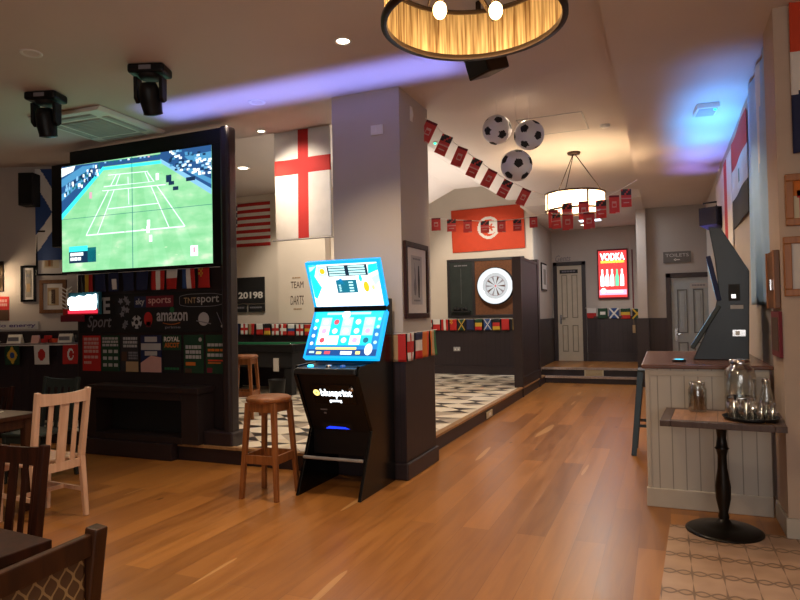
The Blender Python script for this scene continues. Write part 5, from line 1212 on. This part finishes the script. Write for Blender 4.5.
m = MB(); a = Art(m, (-.18, -.002, .09), (.36, 0, 0), (0, 0, -.15), (0, -1, 0)); a.text('Gents', 0, 0, 1, 1, 'c_grey', 0, .3); m.build('lettering', gt)
cp = thing('picture_frame', 'narrow black framed picture on the corridor left wall beside the door', 'picture', (-2.478, 14.2, 1.93), math.radians(90))
MB().box(-.32, .32, -.025, 0, 0, .62, 'gloss_black').build('frame', cp, .004); MB().box(-.28, .28, -.028, -.02, .04, .58, 'mount_white').build('mount', cp); MB().box(-.15, .15, -.030, -.026, .14, .48, 'paper_grey').build('print', cp)
q = aty(677, 257, 12.99); ts = thing('toilet_sign', 'grey TOILETS sign on the far wall above the blue-grey door', 'sign', (q.x, 13.0, q.z))
m = MB().box(-.24, .24, -.015, 0, -.105, .105, 'sign_grey'); a = Art(m, (-.24, -.0155, .105), (.48, 0, 0), (0, 0, -.21), (0, -1, 0)); a.text('TOILETS', .08, .18, .92, .48, 'c_silver', .01).text('<', .38, .62, .46, .86, 'c_white', .02).rect(.46, .71, .6, .77, 'c_white'); m.build('plate', ts)
ch = thing('wall_conduit', 'thin pale cable run on the corridor wall right of the lightbox', 'conduit', (-.66, 15.395, 1.36))
MB().box(-.012, .012, -.015, 0, .0, 1.5, 'c_maroon').box(-.25, .0, -.01, 0, .92, .94, 'c_silver').build('cable', ch)
# ------------------------------------------------------------------ right wall
def rflag(name, lab, y0, y1, z0, z1, col, nx, nz, wave, skew=0):
    t = thing('flag', lab, 'flag', (.722 if z0 < 2 else .737, y0, z1), math.radians(90))
    m = MB(); flag_mesh(m, y1 - y0, z1 - z0, nx, nz, col, wave); m.build('cloth', t, solid=.002); return t
# seen from the room, u runs away from the viewer along the wall
rflag('', 'red white and black flag with green emblem flat on the right wall', 6.55, 8.0, 2.35, 3.32, lambda u, v: 'c_green' if abs(u - .5) < .05 and abs(v - .5) < .07 else H3('c_red', 'c_white', 'c_black')(u, v), 40, 42, lambda u, v: .008 * math.sin(6 * u))
rflag('', 'white flag with a red band farther along the right wall', 8.02, 10.4, 2.02, 3.28, lambda u, v: 'c_red' if .22 < u < .38 else 'c_white', 24, 20, lambda u, v: .008 * math.sin(6 * u))
rflag('', 'long light blue and white flag draped like a curtain on the right wall', 5.16, 6.36, 1.50, 3.38, lambda u, v: 'c_white' if .42 < u + .10 * (1 - v) < .58 and v < .45 else 'c_sky', 40, 60, lambda u, v: .012 * math.sin(18 * u + 2 * v))
nf = thing('flag', 'red white and navy flag hanging on the right pier, cut off by the edge', 'flag', tuple(aty(788, 2, 4.67) + Vector((-.0, 0, .12))))
m = MB(); flag_mesh(m, .6, 1.1, 30, 44, lambda u, v: 'c_orange_red' if v < .42 - .25 * u else 'c_white' if v < .66 - .2 * u else 'c_navy', lambda u, v: -.03 + .025 * math.sin(12 * u + 2 * v)); m.build('cloth', nf, solid=.002)
def rframe(lab, z0, z1, x0, wd, mat_, art):
    t = thing('picture_frame', lab, 'picture', (x0 + wd / 2, 4.688, z0)); h, b = z1 - z0, .045
    MB().box(-wd / 2, wd / 2, -.035, 0, 0, b, mat_).box(-wd / 2, wd / 2, -.035, 0, h - b, h, mat_).box(-wd / 2, -wd / 2 + b, -.035, 0, b, h - b, mat_).box(wd / 2 - b, wd / 2, -.035, 0, b, h - b, mat_).build('frame', t, .005)
    m = MB().box(-wd / 2 + b, wd / 2 - b, -.012, -.001, b, h - b, 'c_cream'); art(Art(m, (-wd / 2 + b, -.0125, h - b), (wd - 2 * b, 0, 0), (0, 0, -h + 2 * b), (0, -1, 0))); m.build('print', t)
rframe('upper oak framed picture in red and pink on the right pier', 1.995, 2.325, .73, .5, 'frame_oak', lambda a: a.rect(0, .0, 1, .4, 'c_orange').rect(.05, .25, 1, .45, 'c_red').rect(.08, .45, 1, 1, 'c_pink'))
rframe('lower oak framed picture with white mount on the right pier', 1.545, 1.925, .71, .5, 'frame_oak', lambda a: a.rect(.0, .0, 1, 1, 'mount_white').rect(.2, .2, .8, .8, 'c_pale_pink'))
wd_ = thing('wooden_panel', 'brown wooden hinged panel with brass catch on the pier\'s left side', 'panel', (.693, 4.88, 1.47), math.radians(-90))
MB().box(-.17, .17, -.03, 0, 0, .38, 'frame_brown').build('panel', wd_, .004); MB().box(-.17, -.13, -.036, -.03, 0, .38, 'frame_oak').box(.13, .17, -.036, -.03, 0, .38, 'frame_oak').build('edge_strip', wd_); MB().box(.05, .10, -.048, -.03, .12, .19, 'chrome').build('catch', wd_)
rdp = thing('picture_frame', 'dark red framed notice low on the pier\'s left side', 'picture', (.693, 4.83, 1.15), math.radians(-90))
MB().box(-.16, .16, -.02, 0, 0, .30, 'c_maroon').build('frame', rdp, .004); MB().box(-.12, .12, -.023, -.018, .04, .26, 'c_brown').build('print', rdp)
q = aty(713, 217, 9.5); ws = thing('wall_speaker', 'black box speaker on a bracket above the side-on terminal', 'loudspeaker', (q.x - .0, 9.5, q.z), math.radians(60))
MB().prism([(-.15, -.12), (.1, -.16), (.15, .0), (.10, .14), (-.15, .12)], -.12, .12, 'black_matte', 'xz').build('cabinet', ws, .008); MB().tube([(.0, -.05, .13), (.0, -.05, .2), (.0, .13, .2)], .012, 'black_plastic', 8).build('bracket', ws); MB().box(-.1, .08, -.126, -.12, -.1, .1, 'black_plastic').build('grille', ws)
